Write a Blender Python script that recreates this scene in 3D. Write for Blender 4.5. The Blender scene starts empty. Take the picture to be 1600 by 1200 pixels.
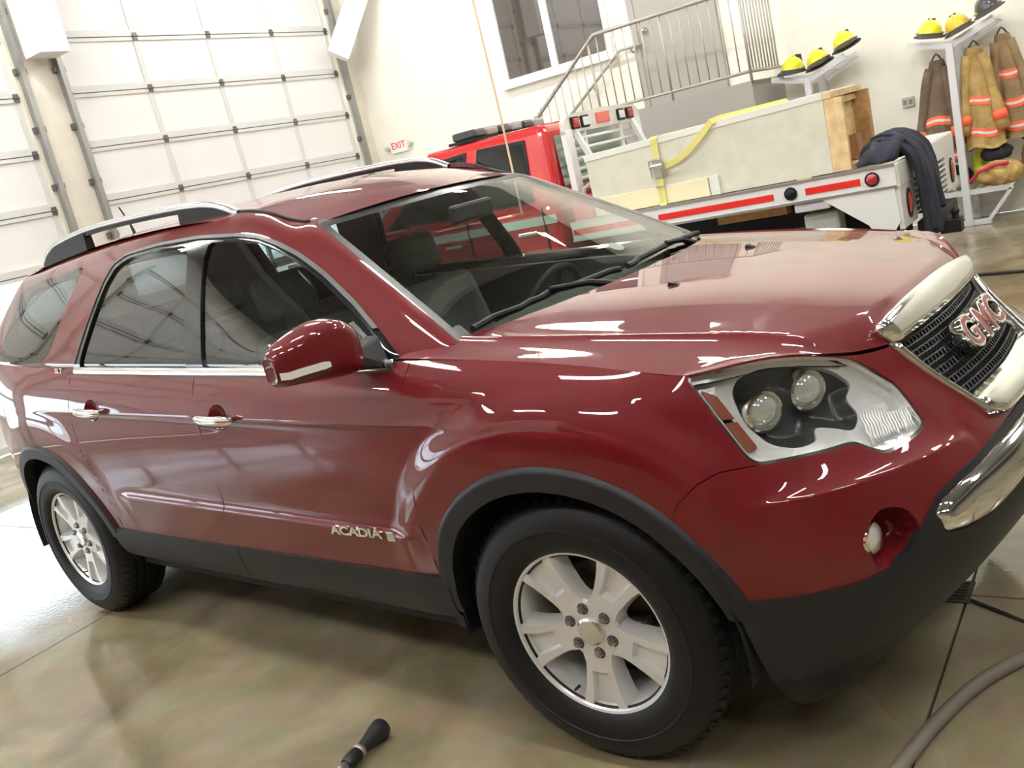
import bpy, bmesh, math, random
import numpy as np
from mathutils import Vector, Matrix

random.seed(7)
SC = bpy.context.scene
COL = SC.collection
PI = math.pi

# ---------------------------------------------------------------- camera
CAM_F = 1450.8            # focal length in pixels of a 1600x1200 frame
CAM_POS = (1.24, -2.785, 1.63)
CAM_R = ((0.809, 0.543, -0.226), (-0.054, -0.314, -0.948), (-0.586, 0.779, -0.224))  # right, down, forward
cam_data = bpy.data.cameras.new('camera')
cam = bpy.data.objects.new('camera', cam_data)
COL.objects.link(cam)
_f = Vector(CAM_R[2]).normalized()
_r = (Vector(CAM_R[0]) - _f * Vector(CAM_R[0]).dot(_f)).normalized()
_u = _r.cross(_f)
_m = Matrix((_r, _u, -_f)).transposed().to_4x4()
_m.translation = Vector(CAM_POS)
cam.matrix_world = _m
cam_data.sensor_width = 36.0
cam_data.lens = CAM_F / 1600.0 * 36.0
cam_data.clip_start = 0.05
SC.camera = cam

# ---------------------------------------------------------------- world, light, exposure
SC.view_settings.view_transform = 'Standard'
SC.view_settings.look = 'None'
SC.view_settings.gamma = 1.0
SC.view_settings.use_curve_mapping = False
SC.view_settings.exposure = 0.62
world = bpy.data.worlds.new('sky')
SC.world = world
world.use_nodes = True
_bg = world.node_tree.nodes['Background']
_bg.inputs['Color'].default_value = (0.80, 0.90, 1.0, 1)
_bg.inputs['Strength'].default_value = 6.0
LAMP_STRENGTH = 62.0      # tubes of the ceiling fixtures

# ---------------------------------------------------------------- materials
MATS = {}
def mat(name, color=(.5, .5, .5), rough=.5, metal=0.0, coat=0.0, coat_rough=.03, spec=.5, emit=None, strength=0.0,
        noise=None, bump=None):
    """noise=(scale, amount, detail): colour mottling; bump=(scale, strength)"""
    if name in MATS:
        return MATS[name]
    m = bpy.data.materials.new(name)
    m.use_nodes = True
    nt = m.node_tree
    b = nt.nodes['Principled BSDF']
    c = (*color, 1)
    b.inputs['Base Color'].default_value = c
    b.inputs['Roughness'].default_value = rough
    b.inputs['Metallic'].default_value = metal
    b.inputs['Coat Weight'].default_value = coat
    b.inputs['Coat Roughness'].default_value = coat_rough
    b.inputs['Specular IOR Level'].default_value = spec
    if emit:
        b.inputs['Emission Color'].default_value = (*emit, 1)
        b.inputs['Emission Strength'].default_value = strength
    if noise or bump:
        tc = nt.nodes.new('ShaderNodeTexCoord')
    if noise:
        sc_, am, det = noise
        n = nt.nodes.new('ShaderNodeTexNoise'); n.inputs['Scale'].default_value = sc_; n.inputs['Detail'].default_value = det
        nt.links.new(tc.outputs['Object'], n.inputs['Vector'])
        mx = nt.nodes.new('ShaderNodeMix'); mx.data_type = 'RGBA'
        lo = tuple(max(0, k * (1 - am)) for k in color); hi = tuple(min(1, k * (1 + am)) for k in color)
        mx.inputs['A'].default_value = (*lo, 1); mx.inputs['B'].default_value = (*hi, 1)
        rr = nt.nodes.new('ShaderNodeMapRange'); rr.inputs['From Min'].default_value = .3; rr.inputs['From Max'].default_value = .7
        nt.links.new(n.outputs['Fac'], rr.inputs['Value'])
        nt.links.new(rr.outputs['Result'], mx.inputs['Factor'])
        nt.links.new(mx.outputs['Result'], b.inputs['Base Color'])
    if bump:
        n2 = nt.nodes.new('ShaderNodeTexNoise'); n2.inputs['Scale'].default_value = bump[0]; n2.inputs['Detail'].default_value = 3
        nt.links.new(tc.outputs['Object'], n2.inputs['Vector'])
        bp = nt.nodes.new('ShaderNodeBump'); bp.inputs['Strength'].default_value = bump[1]; bp.inputs['Distance'].default_value = .01
        nt.links.new(n2.outputs['Fac'], bp.inputs['Height'])
        nt.links.new(bp.outputs['Normal'], b.inputs['Normal'])
    MATS[name] = m
    return m

def glass_mat(name, tint=(.8, .85, .8), ior=1.5, rough=0.0, refl=(1, 1, 1)):
    """thin pane: tinted see-through plus mirror reflection by fresnel"""
    if name in MATS:
        return MATS[name]
    m = bpy.data.materials.new(name); m.use_nodes = True
    nt = m.node_tree; nt.nodes.clear()
    out = nt.nodes.new('ShaderNodeOutputMaterial')
    tr = nt.nodes.new('ShaderNodeBsdfTransparent'); tr.inputs['Color'].default_value = (*tint, 1)
    gl = nt.nodes.new('ShaderNodeBsdfGlossy'); gl.inputs['Roughness'].default_value = rough; gl.inputs['Color'].default_value = (*refl, 1)
    # reflectance of a pane, the same from both sides: F0 + (1 - F0) * (1 - |cos|)^5
    f0 = ((ior - 1) / (ior + 1)) ** 2
    lw = nt.nodes.new('ShaderNodeLayerWeight'); lw.inputs['Blend'].default_value = .5
    pw = nt.nodes.new('ShaderNodeMath'); pw.operation = 'POWER'; pw.inputs[1].default_value = 5.0
    ma = nt.nodes.new('ShaderNodeMath'); ma.operation = 'MULTIPLY_ADD'; ma.inputs[1].default_value = 1 - f0; ma.inputs[2].default_value = f0
    nt.links.new(lw.outputs['Facing'], pw.inputs[0]); nt.links.new(pw.outputs[0], ma.inputs[0])
    mx = nt.nodes.new('ShaderNodeMixShader')
    nt.links.new(ma.outputs[0], mx.inputs['Fac'])
    nt.links.new(tr.outputs['BSDF'], mx.inputs[1]); nt.links.new(gl.outputs['BSDF'], mx.inputs[2])
    nt.links.new(mx.outputs['Shader'], out.inputs['Surface'])
    MATS[name] = m
    return m

# ---------------------------------------------------------------- mesh helpers
class MB:
    """collects faces for one mesh"""
    def __init__(s):
        s.v = []; s.f = []
    def add(s, vs, fs):
        o = len(s.v)
        s.v += [tuple(v) for v in vs]
        s.f += [tuple(i + o for i in f) for f in fs]
        return s
    def box(s, c, d, rot=None):
        x, y, z = d[0] / 2, d[1] / 2, d[2] / 2
        vs = [Vector(q) for q in ((-x,-y,-z),(x,-y,-z),(x,y,-z),(-x,y,-z),(-x,-y,z),(x,-y,z),(x,y,z),(-x,y,z))]
        if rot is not None:
            vs = [rot @ v for v in vs]
        vs = [v + Vector(c) for v in vs]
        return s.add(vs, [(3,2,1,0),(4,5,6,7),(0,1,5,4),(1,2,6,5),(2,3,7,6),(3,0,4,7)])
    def b2(s, lo, hi):
        c = [(a + b) / 2 for a, b in zip(lo, hi)]; d = [abs(b - a) for a, b in zip(lo, hi)]
        return s.box(c, d)
    def hexa(s, p):
        """8 corners: bottom ring then top ring"""
        return s.add(p, [(3,2,1,0),(4,5,6,7),(0,1,5,4),(1,2,6,5),(2,3,7,6),(3,0,4,7)])
    def bar(s, a, b, w, h, up=(0,0,1)):
        """rectangular bar from a to b"""
        a = Vector(a); b = Vector(b); d = (b - a).normalized()
        u = Vector(up)
        if abs(d.dot(u)) > .98: u = Vector((1,0,0))
        r = d.cross(u).normalized(); u = r.cross(d)
        vs = []
        for p in (a, b):
            for i, j in ((-1,-1),(1,-1),(1,1),(-1,1)):
                vs.append(p + r * (i * w / 2) + u * (j * h / 2))
        return s.add(vs, [(3,2,1,0),(4,5,6,7),(0,1,5,4),(1,2,6,5),(2,3,7,6),(3,0,4,7)])
    def tube(s, pts, r, n=10, cap=True, closed=False):
        pts = [Vector(p) for p in pts]; k = len(pts)
        rs = r if isinstance(r, (list, tuple)) else [r] * k
        prev = None; vs = []; fs = []
        for i, p in enumerate(pts):
            if closed: d = pts[(i + 1) % k] - pts[i - 1]
            else: d = pts[min(i + 1, k - 1)] - pts[max(i - 1, 0)]
            d.normalize()
            if prev is None:
                u = Vector((0,0,1)) if abs(d.z) < .9 else Vector((1,0,0))
            else: u = prev
            a = (u - d * u.dot(d)).normalized(); prev = a
            b = d.cross(a)
            for j in range(n):
                t = 2 * PI * j / n
                vs.append(p + (a * math.cos(t) + b * math.sin(t)) * rs[i])
        for i in range(k if closed else k - 1):
            i2 = (i + 1) % k
            for j in range(n):
                fs.append((i*n+j, i*n+(j+1)%n, i2*n+(j+1)%n, i2*n+j))
        if cap and not closed:
            fs.append(tuple(range(n))[::-1]); fs.append(tuple((k-1)*n + j for j in range(n)))
        return s.add(vs, fs)
    def lathe(s, prof, n=24, axis='z', center=(0,0,0), cap=True, rot=None):
        """prof: list of (radius, height)"""
        vs = []; fs = []
        for (r, h) in prof:
            for j in range(n):
                t = 2 * PI * j / n
                a, b = r * math.cos(t), r * math.sin(t)
                v = {'z': (a, b, h), 'y': (a, h, b), 'x': (h, a, b)}[axis]
                v = Vector(v)
                if rot is not None: v = rot @ v
                vs.append(v + Vector(center))
        for i in range(len(prof) - 1):
            for j in range(n):
                q = (i*n+j, i*n+(j+1)%n, (i+1)*n+(j+1)%n, (i+1)*n+j)
                fs.append(q if axis != 'y' else q[::-1])
        if cap:
            c0 = tuple(range(n))[::-1]; c1 = tuple((len(prof)-1)*n + j for j in range(n))
            if axis == 'y': c0, c1 = c0[::-1], c1[::-1]
            if prof[0][0] > 1e-6: fs.append(c0)
            if prof[-1][0] > 1e-6: fs.append(c1)
        return s.add(vs, fs)
    def prism(s, poly, axis, a, b):
        """extrude a 2-D polygon along an axis from a to b; poly in the other two axes (cyclic order)"""
        n = len(poly); vs = []
        for h in (a, b):
            for p in poly:
                vs.append({'x': (h, p[0], p[1]), 'y': (p[0], h, p[1]), 'z': (p[0], p[1], h)}[axis])
        fs = [tuple(range(n))[::-1], tuple(range(n, 2*n))]
        for i in range(n):
            fs.append((i, (i+1) % n, n + (i+1) % n, n + i))
        return s.add(vs, fs)
    def build(s, name, m, parent=None, smooth=False, bevel=0.0, seg=2, auto=None):
        me = bpy.data.meshes.new(name)
        me.from_pydata([tuple(v) for v in s.v], [], s.f)
        bm = bmesh.new(); bm.from_mesh(me)
        bmesh.ops.recalc_face_normals(bm, faces=bm.faces)
        bm.to_mesh(me); bm.free()
        o = bpy.data.objects.new(name, me)
        COL.objects.link(o)
        if m is not None: me.materials.append(m)
        if parent is not None: o.parent = parent
        if smooth: me.polygons.foreach_set('use_smooth', [True] * len(me.polygons))
        if auto is not None:
            me.polygons.foreach_set('use_smooth', [True] * len(me.polygons))
            me.set_sharp_from_angle(angle=math.radians(auto))
        if bevel > 0:
            md = o.modifiers.new('bevel', 'BEVEL'); md.width = bevel; md.segments = seg; md.limit_method = 'ANGLE'
            md.angle_limit = math.radians(40)
        return o

def grid_mesh(name, P, m, parent=None, closed_u=False, closed_v=False, smooth=True, flip=False, caps=False):
    """P[i][j] grid of points -> mesh object"""
    P = np.asarray(P, float); a, b = P.shape[:2]
    mb = MB(); vs = P.reshape(-1, 3).tolist(); fs = []
    for i in range(a if closed_u else a - 1):
        for j in range(b if closed_v else b - 1):
            q = (i*b+j, ((i+1) % a)*b+j, ((i+1) % a)*b+(j+1) % b, i*b+(j+1) % b)
            fs.append(q[::-1] if flip else q)
    if caps: fs += [tuple(range(b)), tuple((a - 1) * b + j for j in range(b))]
    me = bpy.data.meshes.new(name); me.from_pydata(vs, [], fs)
    if smooth: me.polygons.foreach_set('use_smooth', [True] * len(me.polygons))
    o = bpy.data.objects.new(name, me); COL.objects.link(o)
    if m: me.materials.append(m)
    if parent: o.parent = parent
    return o

def empty(name, loc=(0,0,0), rz=0.0):
    o = bpy.data.objects.new(name, None); COL.objects.link(o)
    o.location = loc; o.rotation_euler = (0, 0, rz); o.empty_display_size = .1
    return o

def tag(o, label=None, cat=None, group=None, kind=None):
    if label: o['label'] = label
    if cat: o['category'] = cat
    if group: o['group'] = group
    if kind: o['kind'] = kind
    return o

def struct(o):
    o['kind'] = 'structure'; return o

def copy_tree(o, parent=None):
    c = o.copy(); COL.objects.link(c)
    c.parent = parent
    for ch in list(o.children):
        copy_tree(ch, c)
    return c

def text_obj(name, s, size, m, parent, mw, extrude=.003, shear=0.0, align='CENTER', sx=1.0, bevel=0.0, font_offset=0.0):
    cu = bpy.data.curves.new(name, 'FONT'); cu.body = s; cu.size = size; cu.extrude = extrude; cu.shear = shear
    cu.align_x = align; cu.align_y = 'CENTER'; cu.offset = font_offset; cu.bevel_depth = bevel
    tmp = bpy.data.objects.new(name + '_curve', cu); COL.objects.link(tmp)
    dg = bpy.context.evaluated_depsgraph_get()
    me = bpy.data.meshes.new_from_object(tmp.evaluated_get(dg))
    bpy.data.objects.remove(tmp)
    me.name = name
    o = bpy.data.objects.new(name, me); COL.objects.link(o)
    me.materials.clear(); me.materials.append(m)
    me.transform(mw @ Matrix.Diagonal((sx, 1, 1, 1)))
    if parent: o.parent = parent
    return o

def frame_matrix(origin, ex, ey):
    ex = Vector(ex).normalized(); ey = Vector(ey); ey = (ey - ex * ey.dot(ex)).normalized(); ez = ex.cross(ey)
    m = Matrix((ex, ey, ez)).transposed().to_4x4(); m.translation = Vector(origin)
    return m
# ================================================================ the engine bay
XD = -8.40          # inner face of the wall with the overhead doors
YW = 8.10           # inner face of the wall with stairs
X1, Y0, ZC = 9.0, -11.0, 5.6
W_WALL = mat('cream_wall_paint', (.88, .86, .76), .6, noise=(3, .03, 3), bump=(40, .05))
W_DIM = mat('tan_block_wall', (.30, .265, .21), .7, noise=(2, .08, 3))
W_WHITE = mat('white_wall_paint', (.84, .83, .78), .6, noise=(2, .03, 3))

def floor_material():
    m = bpy.data.materials.new('sealed_wet_concrete'); m.use_nodes = True
    nt = m.node_tree; b = nt.nodes['Principled BSDF']
    tc = nt.nodes.new('ShaderNodeTexCoord')
    def noise(scale, det, dist=0.0):
        n = nt.nodes.new('ShaderNodeTexNoise'); n.inputs['Scale'].default_value = scale; n.inputs['Detail'].default_value = det
        n.inputs['Distortion'].default_value = dist
        nt.links.new(tc.outputs['Object'], n.inputs['Vector']); return n
    n1 = noise(2.2, 8, .6); n2 = noise(7, 5); n3 = noise(.55, 3, .4); n4 = noise(45, 3)
    r = nt.nodes.new('ShaderNodeValToRGB')
    e = r.color_ramp.elements
    e[0].position = .30; e[0].color = (.17, .135, .070, 1); e[1].position = .72; e[1].color = (.38, .325, .205, 1)
    k = r.color_ramp.elements.new(.5); k.color = (.265, .218, .122, 1)
    nt.links.new(n1.outputs['Fac'], r.inputs['Fac'])
    mx = nt.nodes.new('ShaderNodeMix'); mx.data_type = 'RGBA'; mx.blend_type = 'OVERLAY'; mx.inputs['Factor'].default_value = .25
    nt.links.new(r.outputs['Color'], mx.inputs['A']); nt.links.new(n2.outputs['Color'], mx.inputs['B'])
    hs = nt.nodes.new('ShaderNodeHueSaturation'); hs.inputs['Saturation'].default_value = .9
    nt.links.new(mx.outputs['Result'], hs.inputs['Color'])
    nt.links.new(hs.outputs['Color'], b.inputs['Base Color'])
    rr = nt.nodes.new('ShaderNodeMapRange'); rr.inputs['From Min'].default_value = .40; rr.inputs['From Max'].default_value = .62
    rr.inputs['To Min'].default_value = .06; rr.inputs['To Max'].default_value = .30
    nt.links.new(n3.outputs['Fac'], rr.inputs['Value']); nt.links.new(rr.outputs['Result'], b.inputs['Roughness'])
    bp = nt.nodes.new('ShaderNodeBump'); bp.inputs['Strength'].default_value = .06; bp.inputs['Distance'].default_value = .01
    nt.links.new(n4.outputs['Fac'], bp.inputs['Height']); nt.links.new(bp.outputs['Normal'], b.inputs['Normal'])
    return m

def build_room():
    fl = struct(empty('floor'))
    FM = floor_material()
    # slabs divided by saw-cut joints
    xs = [XD, -6.1, -3.06, .645, 4.3, X1]; ys = [Y0, -4.6, .10, 4.6, YW]
    g = .004
    for x0, x1 in zip(xs[:-1], xs[1:]):
        for y0, y1 in zip(ys[:-1], ys[1:]):
            MB().b2((x0 + g, y0 + g, -.10), (x1 - g, y1 - g, 0)).build('floor_slab', FM, fl)
    MB().b2((XD, Y0, -.14), (X1, YW, -.012)).build('joint_filler', mat('joint_dark', (.07, .055, .035), .7), fl)
    # walls
    struct(MB().b2((XD - .2, YW, 0), (X1, YW + .2, ZC)).build('wall_back', W_WALL))
    struct(MB().b2((X1, Y0 - .2, 0), (X1 + .2, YW + .2, ZC)).build('wall_right', W_DIM))
    struct(MB().b2((XD - .2, Y0 - .2, 0), (X1, Y0, ZC)).build('wall_front', W_DIM))
    CE = mat('ceiling_insulation', (.15, .145, .135), .8)
    struct(MB().b2((XD - .2, Y0 - .2, ZC), (X1 + .2, YW + .2, ZC + .15)).build('ceiling', CE))
    for i, x in enumerate((-5.6, -1.4, 2.8, 7.0)):
        struct(MB().b2((x - .09, Y0, ZC - .34), (x + .09, YW, ZC - .001)).build('trim_%d' % (i + 1), mat('painted_steel', (.34, .33, .32), .5)))
    # tan concrete apron and ground outside
    struct(MB().b2((-40, -40, -.16), (XD - .02, 40, -.04)).build('ground_outside', mat('tan_apron', (.62, .55, .46), .9, noise=(1.5, .1, 4))))
build_room()

# ---------------------------------------------------------------- overhead doors in the left wall
D_Z = [0, .491, 1.084, 1.677, 2.270, 2.863, 3.456, 4.049, 4.642]
D_W = 4.27
DOORS = [3.47, -1.36, -6.19]
def build_doors():
    wl = struct(empty('wall_left'))
    PW = mat('white_door_panel', (.86, .86, .85), .45, noise=(1.2, .02, 2)); FR = mat('door_rail_paint', (.70, .71, .69), .45)
    HG = mat('hinge_steel', (.16, .155, .15), .45, metal=.6); TRK = mat('galvanised_track', (.34, .34, .33), .45, metal=.7)
    JN = mat('joint_shade_dark', (.13, .13, .13), .7); GL = glass_mat('door_glazing', (.90, .94, .96), 1.45)
    POST = mat('cream_post_paint', (.78, .75, .65), .5, noise=(6, .05, 3))
    # lintel and piers around the openings
    MB().b2((XD - .25, Y0, 4.642), (XD, YW, ZC)).build('lintel', W_WHITE, wl)
    edges = []
    prev = YW
    for d in DOORS:
        MB().b2((XD - .25, d + D_W, 0), (XD, prev, 4.642)).build('pier', POST, wl); prev = d
    MB().b2((XD - .25, Y0, 0), (XD, prev, 4.642)).build('pier', POST, wl)
    for n, y0 in enumerate(DOORS):
        dr = struct(empty('door_%d' % (n + 1), (XD - .10, y0, 0)))
        cw = D_W / 4
        for k in range(8):
            z0, z1 = D_Z[k], D_Z[k + 1]
            sec = empty('door_section', (0, 0, 0)); sec.parent = dr
            glazed = k in (1, 2)
            # rails and stiles stand proud of the panels
            MB().b2((0, 0, z0 + .004), (.045, D_W, z0 + .075)).build('bottom_rail', FR, sec)
            MB().b2((0, 0, z1 - .045), (.040, D_W, z1 - .006)).build('top_rail', FR, sec)
            MB().b2((-.01, 0, z1 - .006), (.030, D_W, z1 + .004)).build('joint_shade_strip', JN, sec)  # dark strip stands for the shade under each section edge
            for c in range(5):
                y = min(max(c * cw, .03), D_W - .03)
                MB().b2((0, y - .030, z0 + .075), (.036, y + .030, z1 - .045)).build('stile', FR, sec)
                if k:
                    MB().b2((.036, y - .028, z0 - .045), (.056, y + .028, z0 + .040)).tube([(.056, y - .035, z0), (.056, y + .035, z0)], .012, 6).build('hinge', HG, sec)
            for c in range(4):
                if glazed:
                    MB().b2((.010, c * cw + .03, z0 + .075), (.016, (c + 1) * cw - .03, z1 - .045)).build('window_pane', GL, sec)
                else:
                    MB().b2((-.02, c * cw + .028, z0 + .070), (.018, (c + 1) * cw - .028, z1 - .040)).build('panel', PW, sec)
        # tracks with brackets either side
        for y in (-.06, D_W + .06):
            tk = empty('door_track', (0, 0, 0)); tk.parent = dr
            MB().b2((.11, y - .03, 0), (.19, y + .03, 4.75)).build('track_channel', TRK, tk)
            for z in (.3, 1.1, 1.9, 2.5, 3.1, 3.7, 4.3):
                MB().b2((.10, y - .065, z - .03), (.15, y + .065, z + .03)).build('track_bracket', HG, tk)
    # boxed columns hanging in front of the piers, and the brace by the corner
    WB_ = mat('white_boxed_steel', (.80, .79, .80), .5)
    struct(MB().b2((XD + .12, 3.02, 3.80), (XD + .42, 3.36, ZC)).build('trim_5', WB_))
    struct(MB().bar((XD + .30, 7.45, 3.62), (XD + .75, 8.0, 4.70), .22, .30).build('trim_6', WB_))
build_doors()

# ---------------------------------------------------------------- lamps
def build_lamps():
    BODY = mat('lamp_housing_white', (.8, .8, .8), .5)
    TUBE = mat('lit_tube', (1, 1, 1), .5, emit=(1.0, .985, .94), strength=LAMP_STRENGTH)
    proto = None
    rows = ['farthest from the back wall', 'third from the back wall', 'second from the back wall', 'nearest the back wall']
    cols = ['beside the overhead doors', 'second from the overhead doors', 'third from the overhead doors', 'fourth from the overhead doors', 'farthest from the overhead doors']
    for iy, y in enumerate((-4.8, -1.5, 2.1, 5.9)):
        for ix, x in enumerate((-7.0, -4.2, -1.4, 1.4, 4.2)):
            if proto is None:
                r = empty('ceiling_lamp')
                MB().b2((-.72, -.15, .02), (.72, .15, .07)).build('lamp_tray', BODY, r)
                for s in (-1, 1):
                    MB().tube([(-.70, s * .075, -.005), (.70, s * .075, -.005)], .026, 8).build('lamp_tube', TUBE, r)
                for s in (-1, 1):
                    MB().b2((s * .6 - .01, -.01, .07), (s * .6 + .01, .01, .42)).build('lamp_hanger', BODY, r)
                proto = r
            else:
                r = copy_tree(proto)
            r.location = (x, y, ZC - .42)
            tag(r, 'strip light %s, in the row %s' % (cols[ix], rows[iy]), 'lamp', 'strip lights under the ceiling')
build_lamps()

# ---------------------------------------------------------------- window, stair, door, exit sign on the back wall
def build_backwall():
    ALU = mat('white_window_frame', (.82, .82, .80), .4)
    w = struct(empty('window_1', (0, YW, 0)))
    x0, x1, z0, z1 = -5.86, -4.22, 2.63, 4.05
    xm = -5.06
    for nm, a, b in (('frame_bottom', (x0, -.05, z0), (x1, .0, z0 + .075)), ('frame_top', (x0, -.05, z1 - .07), (x1, .0, z1)), ('frame_side', (x0, -.05, z0 + .075), (x0 + .07, 0, z1 - .07)),
                     ('frame_side', (x1 - .07, -.05, z0 + .075), (x1, 0, z1 - .07)), ('mullion', (xm - .05, -.05, z0 + .075), (xm + .05, 0, z1 - .07)), ('sill', (x0 - .04, -.09, z0 - .04), (x1 + .04, 0, z0))):
        MB().b2(a, b).build(nm, ALU, w)
    for a, b in ((x0 + .07, xm - .05), (xm + .05, x1 - .07)):
        MB().b2((a, -.022, z0 + .075), (b, -.016, z1 - .07)).build('window_pane', glass_mat('office_glass', (.75, .75, .75), 1.9), w)
        MB().b2((a, -.012, z0 + .075), (b, -.002, z1 - .07)).build('dim_room_sheet', mat('dim_room', (.30, .25, .22), .8), w)  # flat brown sheet imitates the dim room and reflections in the panes
    # stair and landing
    STL = mat('grey_painted_steel', (.42, .40, .36), .4, metal=.3); PLT = mat('grey_plate', (.36, .35, .31), .5); RAILM = mat('rail_bronze_grey', (.42, .39, .34), .4, metal=.3)
    st = tag(empty('steel_staircase', (-3.3, 7.6, 0)), 'grey steel staircase and landing with baluster railing against the back wall', 'staircase')
    def P(a, b, nm, m, **k):
        o = MB().b2(a, b).build(nm, m, st, **k); o.location = (3.3, -7.6, 0); return o
    def T(pts, r, nm, m, n=8):
        o = MB().tube(pts, r, n).build(nm, m, st, smooth=True); o.location = (3.3, -7.6, 0); return o
    YN = 7.06; LZ = 1.89; XL, XR = -3.75, -2.22
    P((XL, YN, LZ - .05), (XR, YW, LZ), 'landing_floor', PLT)
    P((XL, YN - .02, 1.30), (XR, YN, LZ + .005), 'landing_fascia', PLT)
    P((XR - .02, YN, 1.30), (XR, YW, LZ + .005), 'landing_fascia', PLT)
    for x, y in ((XL + .05, YN + .05), (XR - .05, YN + .05)):
        P((x - .04, y - .04, 0), (x + .04, y + .04, 1.86), 'landing_post', STL)
    run = .272; rise = .189
    for k in range(10):
        z = LZ - rise * (k + 1); x = XL - run * k
        P((x - run - .02, YN + .02, z - .04), (x, YW - .02, z), 'tread', PLT)
    for y in (YN, YW - .05):
        o = MB().add([(XL, y, LZ), (XL, y, LZ - .30), (XL - run * 10, y, LZ - rise * 10 - .02), (XL - run * 10 - .2, y, 0), (XL - run * 10 - .2, y, .12),
                      (XL, y + .04, LZ), (XL, y + .04, LZ - .30), (XL - run * 10, y + .04, LZ - rise * 10 - .02), (XL - run * 10 - .2, y + .04, 0), (XL - run * 10 - .2, y + .04, .12)],
                     [(0, 1, 2, 3, 4), (5, 6, 7, 8, 9), (0, 1, 6, 5), (1, 2, 7, 6), (2, 3, 8, 7), (3, 4, 9, 8), (4, 0, 5, 9)]).build('stringer', STL, st)
        o.location = (3.3, -7.6, 0)
    slope = rise / run
    hr = .915
    foot = (XL - run * 9.6, LZ - rise * 9.6)
    # rails on the near side
    T([(XR, YN, LZ + hr), (XL - .17, YN, LZ + hr), (foot[0], YN, foot[1] + hr - .02)], .024, 'top_rail', RAILM)
    T([(XR, YN, LZ + .10), (XL, YN, LZ + .10), (foot[0], YN, foot[1] + .14)], .017, 'bottom_rail', RAILM)
    T([(XR, YN, LZ + hr), (XR, YW - .03, LZ + hr)], .024, 'top_rail', RAILM)
    T([(XR, YN, LZ + .10), (XR, YW - .03, LZ + .10)], .017, 'bottom_rail', RAILM)
    x = XR
    i = 0
    while x > foot[0]:
        zb = LZ + .10 if x > XL else LZ + .10 - (XL - x) * slope
        zt = LZ + hr if x > XL - .17 else LZ + hr - (XL - .17 - x) * slope
        T([(x, YN, zb - (.12 if i % 8 == 0 else 0)), (x, YN, zt)], .016 if i % 8 == 0 else .008, 'rail_post' if i % 8 == 0 else 'baluster', RAILM, 6)
        x -= .112; i += 1
    y = YN + .1
    while y < YW - .05:
        T([(XR, y, LZ + .10), (XR, y, LZ + hr)], .009, 'baluster', RAILM, 6); y += .10
    # handrail on the wall with brackets
    T([(-3.80, 7.99, LZ + .76), (-4.10, 7.99, LZ + .76), (foot[0] - .2, 7.99, LZ + .76 - (-4.10 - foot[0] + .2) * slope)], .020, 'wall_handrail', RAILM)
    for x in (-3.95, -4.55, -5.3):
        z = LZ + .76 - max(0, -4.10 - x) * slope
        T([(x, 7.99, z - .015), (x, 8.03, z - .06), (x, YW, z - .06)], .010, 'handrail_bracket', RAILM, 6)
    # door at the head of the stair
    d = struct(empty('door_4', (-3.39, YW, LZ)))
    DG = mat('grey_door_paint', (.38, .37, .33), .42)
    MB().b2((-.46, -.045, .005), (.46, -.004, 2.06)).build('door_leaf', DG, d)
    for a, b in (((-.54, -.06, 0), (-.46, 0, 2.14)), ((.46, -.06, 0), (.54, 0, 2.14)), ((-.46, -.06, 2.06), (.46, 0, 2.14))):
        MB().b2(a, b).build('door_frame', DG, d)
    kn = MB().lathe([(.0, .0), (.035, .0), (.035, .012), (.014, .016), (.014, .045), (.030, .055), (.032, .075), (.022, .092), (.0, .095)], 20, 'y', cap=False).build('door_knob', mat('brushed_nickel', (.75, .74, .72), .25, metal=1), d, smooth=True)
    kn.scale = (1, -1, 1); kn.location = (-.36, -.045, .90)
    MB().b2((-.20, -.075, 1.98), (.08, -.045, 2.04)).bar((-.05, -.09, 2.01), (-.30, -.16, 2.08), .02, .02).build('door_closer', mat('closer_dark', (.2, .19, .17), .4, metal=.5), d)
    # exit sign
    ex = tag(empty('exit_sign', (-7.92, YW, 2.28)), 'small white exit sign with red letters on the back wall near the corner', 'sign')
    MB().b2((-.17, -.06, -.105), (.17, -.005, .105)).build('sign_box', mat('sign_white', (.85, .84, .80), .4), ex, bevel=.01)
    text_obj('sign_letters', 'EXIT', .135, mat('sign_red', (.75, .10, .06), .5), ex, frame_matrix((0, -.061, -.005), (1, 0, 0), (0, 0, 1)), extrude=.002, font_offset=.002)
    for s in (-1, 1):
        MB().lathe([(.0, -.045), (.026, -.045), (.032, .0), (.030, .03), (.0, .032)], 14, 'y', (s * .225, -.06, -.02), cap=False).tube([(s * .17, -.04, -.02), (s * .225, -.04, -.02)], .008, 6).build('emergency_lamp', mat('lamp_head_grey', (.6, .6, .56), .4), ex)
    # outlets
    for k, (x, z) in enumerate(((-.965, 1.31), (-.72, 1.295))):
        o = tag(empty('wall_outlet', (x, YW, z)), ('grey outlet box on the back wall left of the hanging coats', 'grey outlet box on the back wall partly hidden behind the brown coat')[k], 'outlet')
        MB().b2((-.06, -.035, -.05), (.06, -.001, .05)).build('outlet_box', mat('outlet_grey', (.52, .51, .47), .5), o, bevel=.004)
        for s in (-1, 1):
            MB().b2((s * .028 - .018, -.039, -.024), (s * .028 + .018, -.034, .024)).build('socket', mat('socket_dark', (.22, .21, .19), .5), o)
    # cord hanging from the ceiling beside the truck
    tag(MB().tube([(-2.80, 3.18, ZC - .01), (-2.795, 3.19, 3.0), (-2.785, 3.20, 2.0), (-2.79, 3.20, 1.25)], .009, 6).build('hanging_cord', mat('faded_orange_cord', (.78, .58, .38), .6)),  # dark grey sheet stands for the shade between the slats
        'thin faded orange cord hanging from the ceiling in front of the red pickup', 'cord')
build_backwall()
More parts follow.
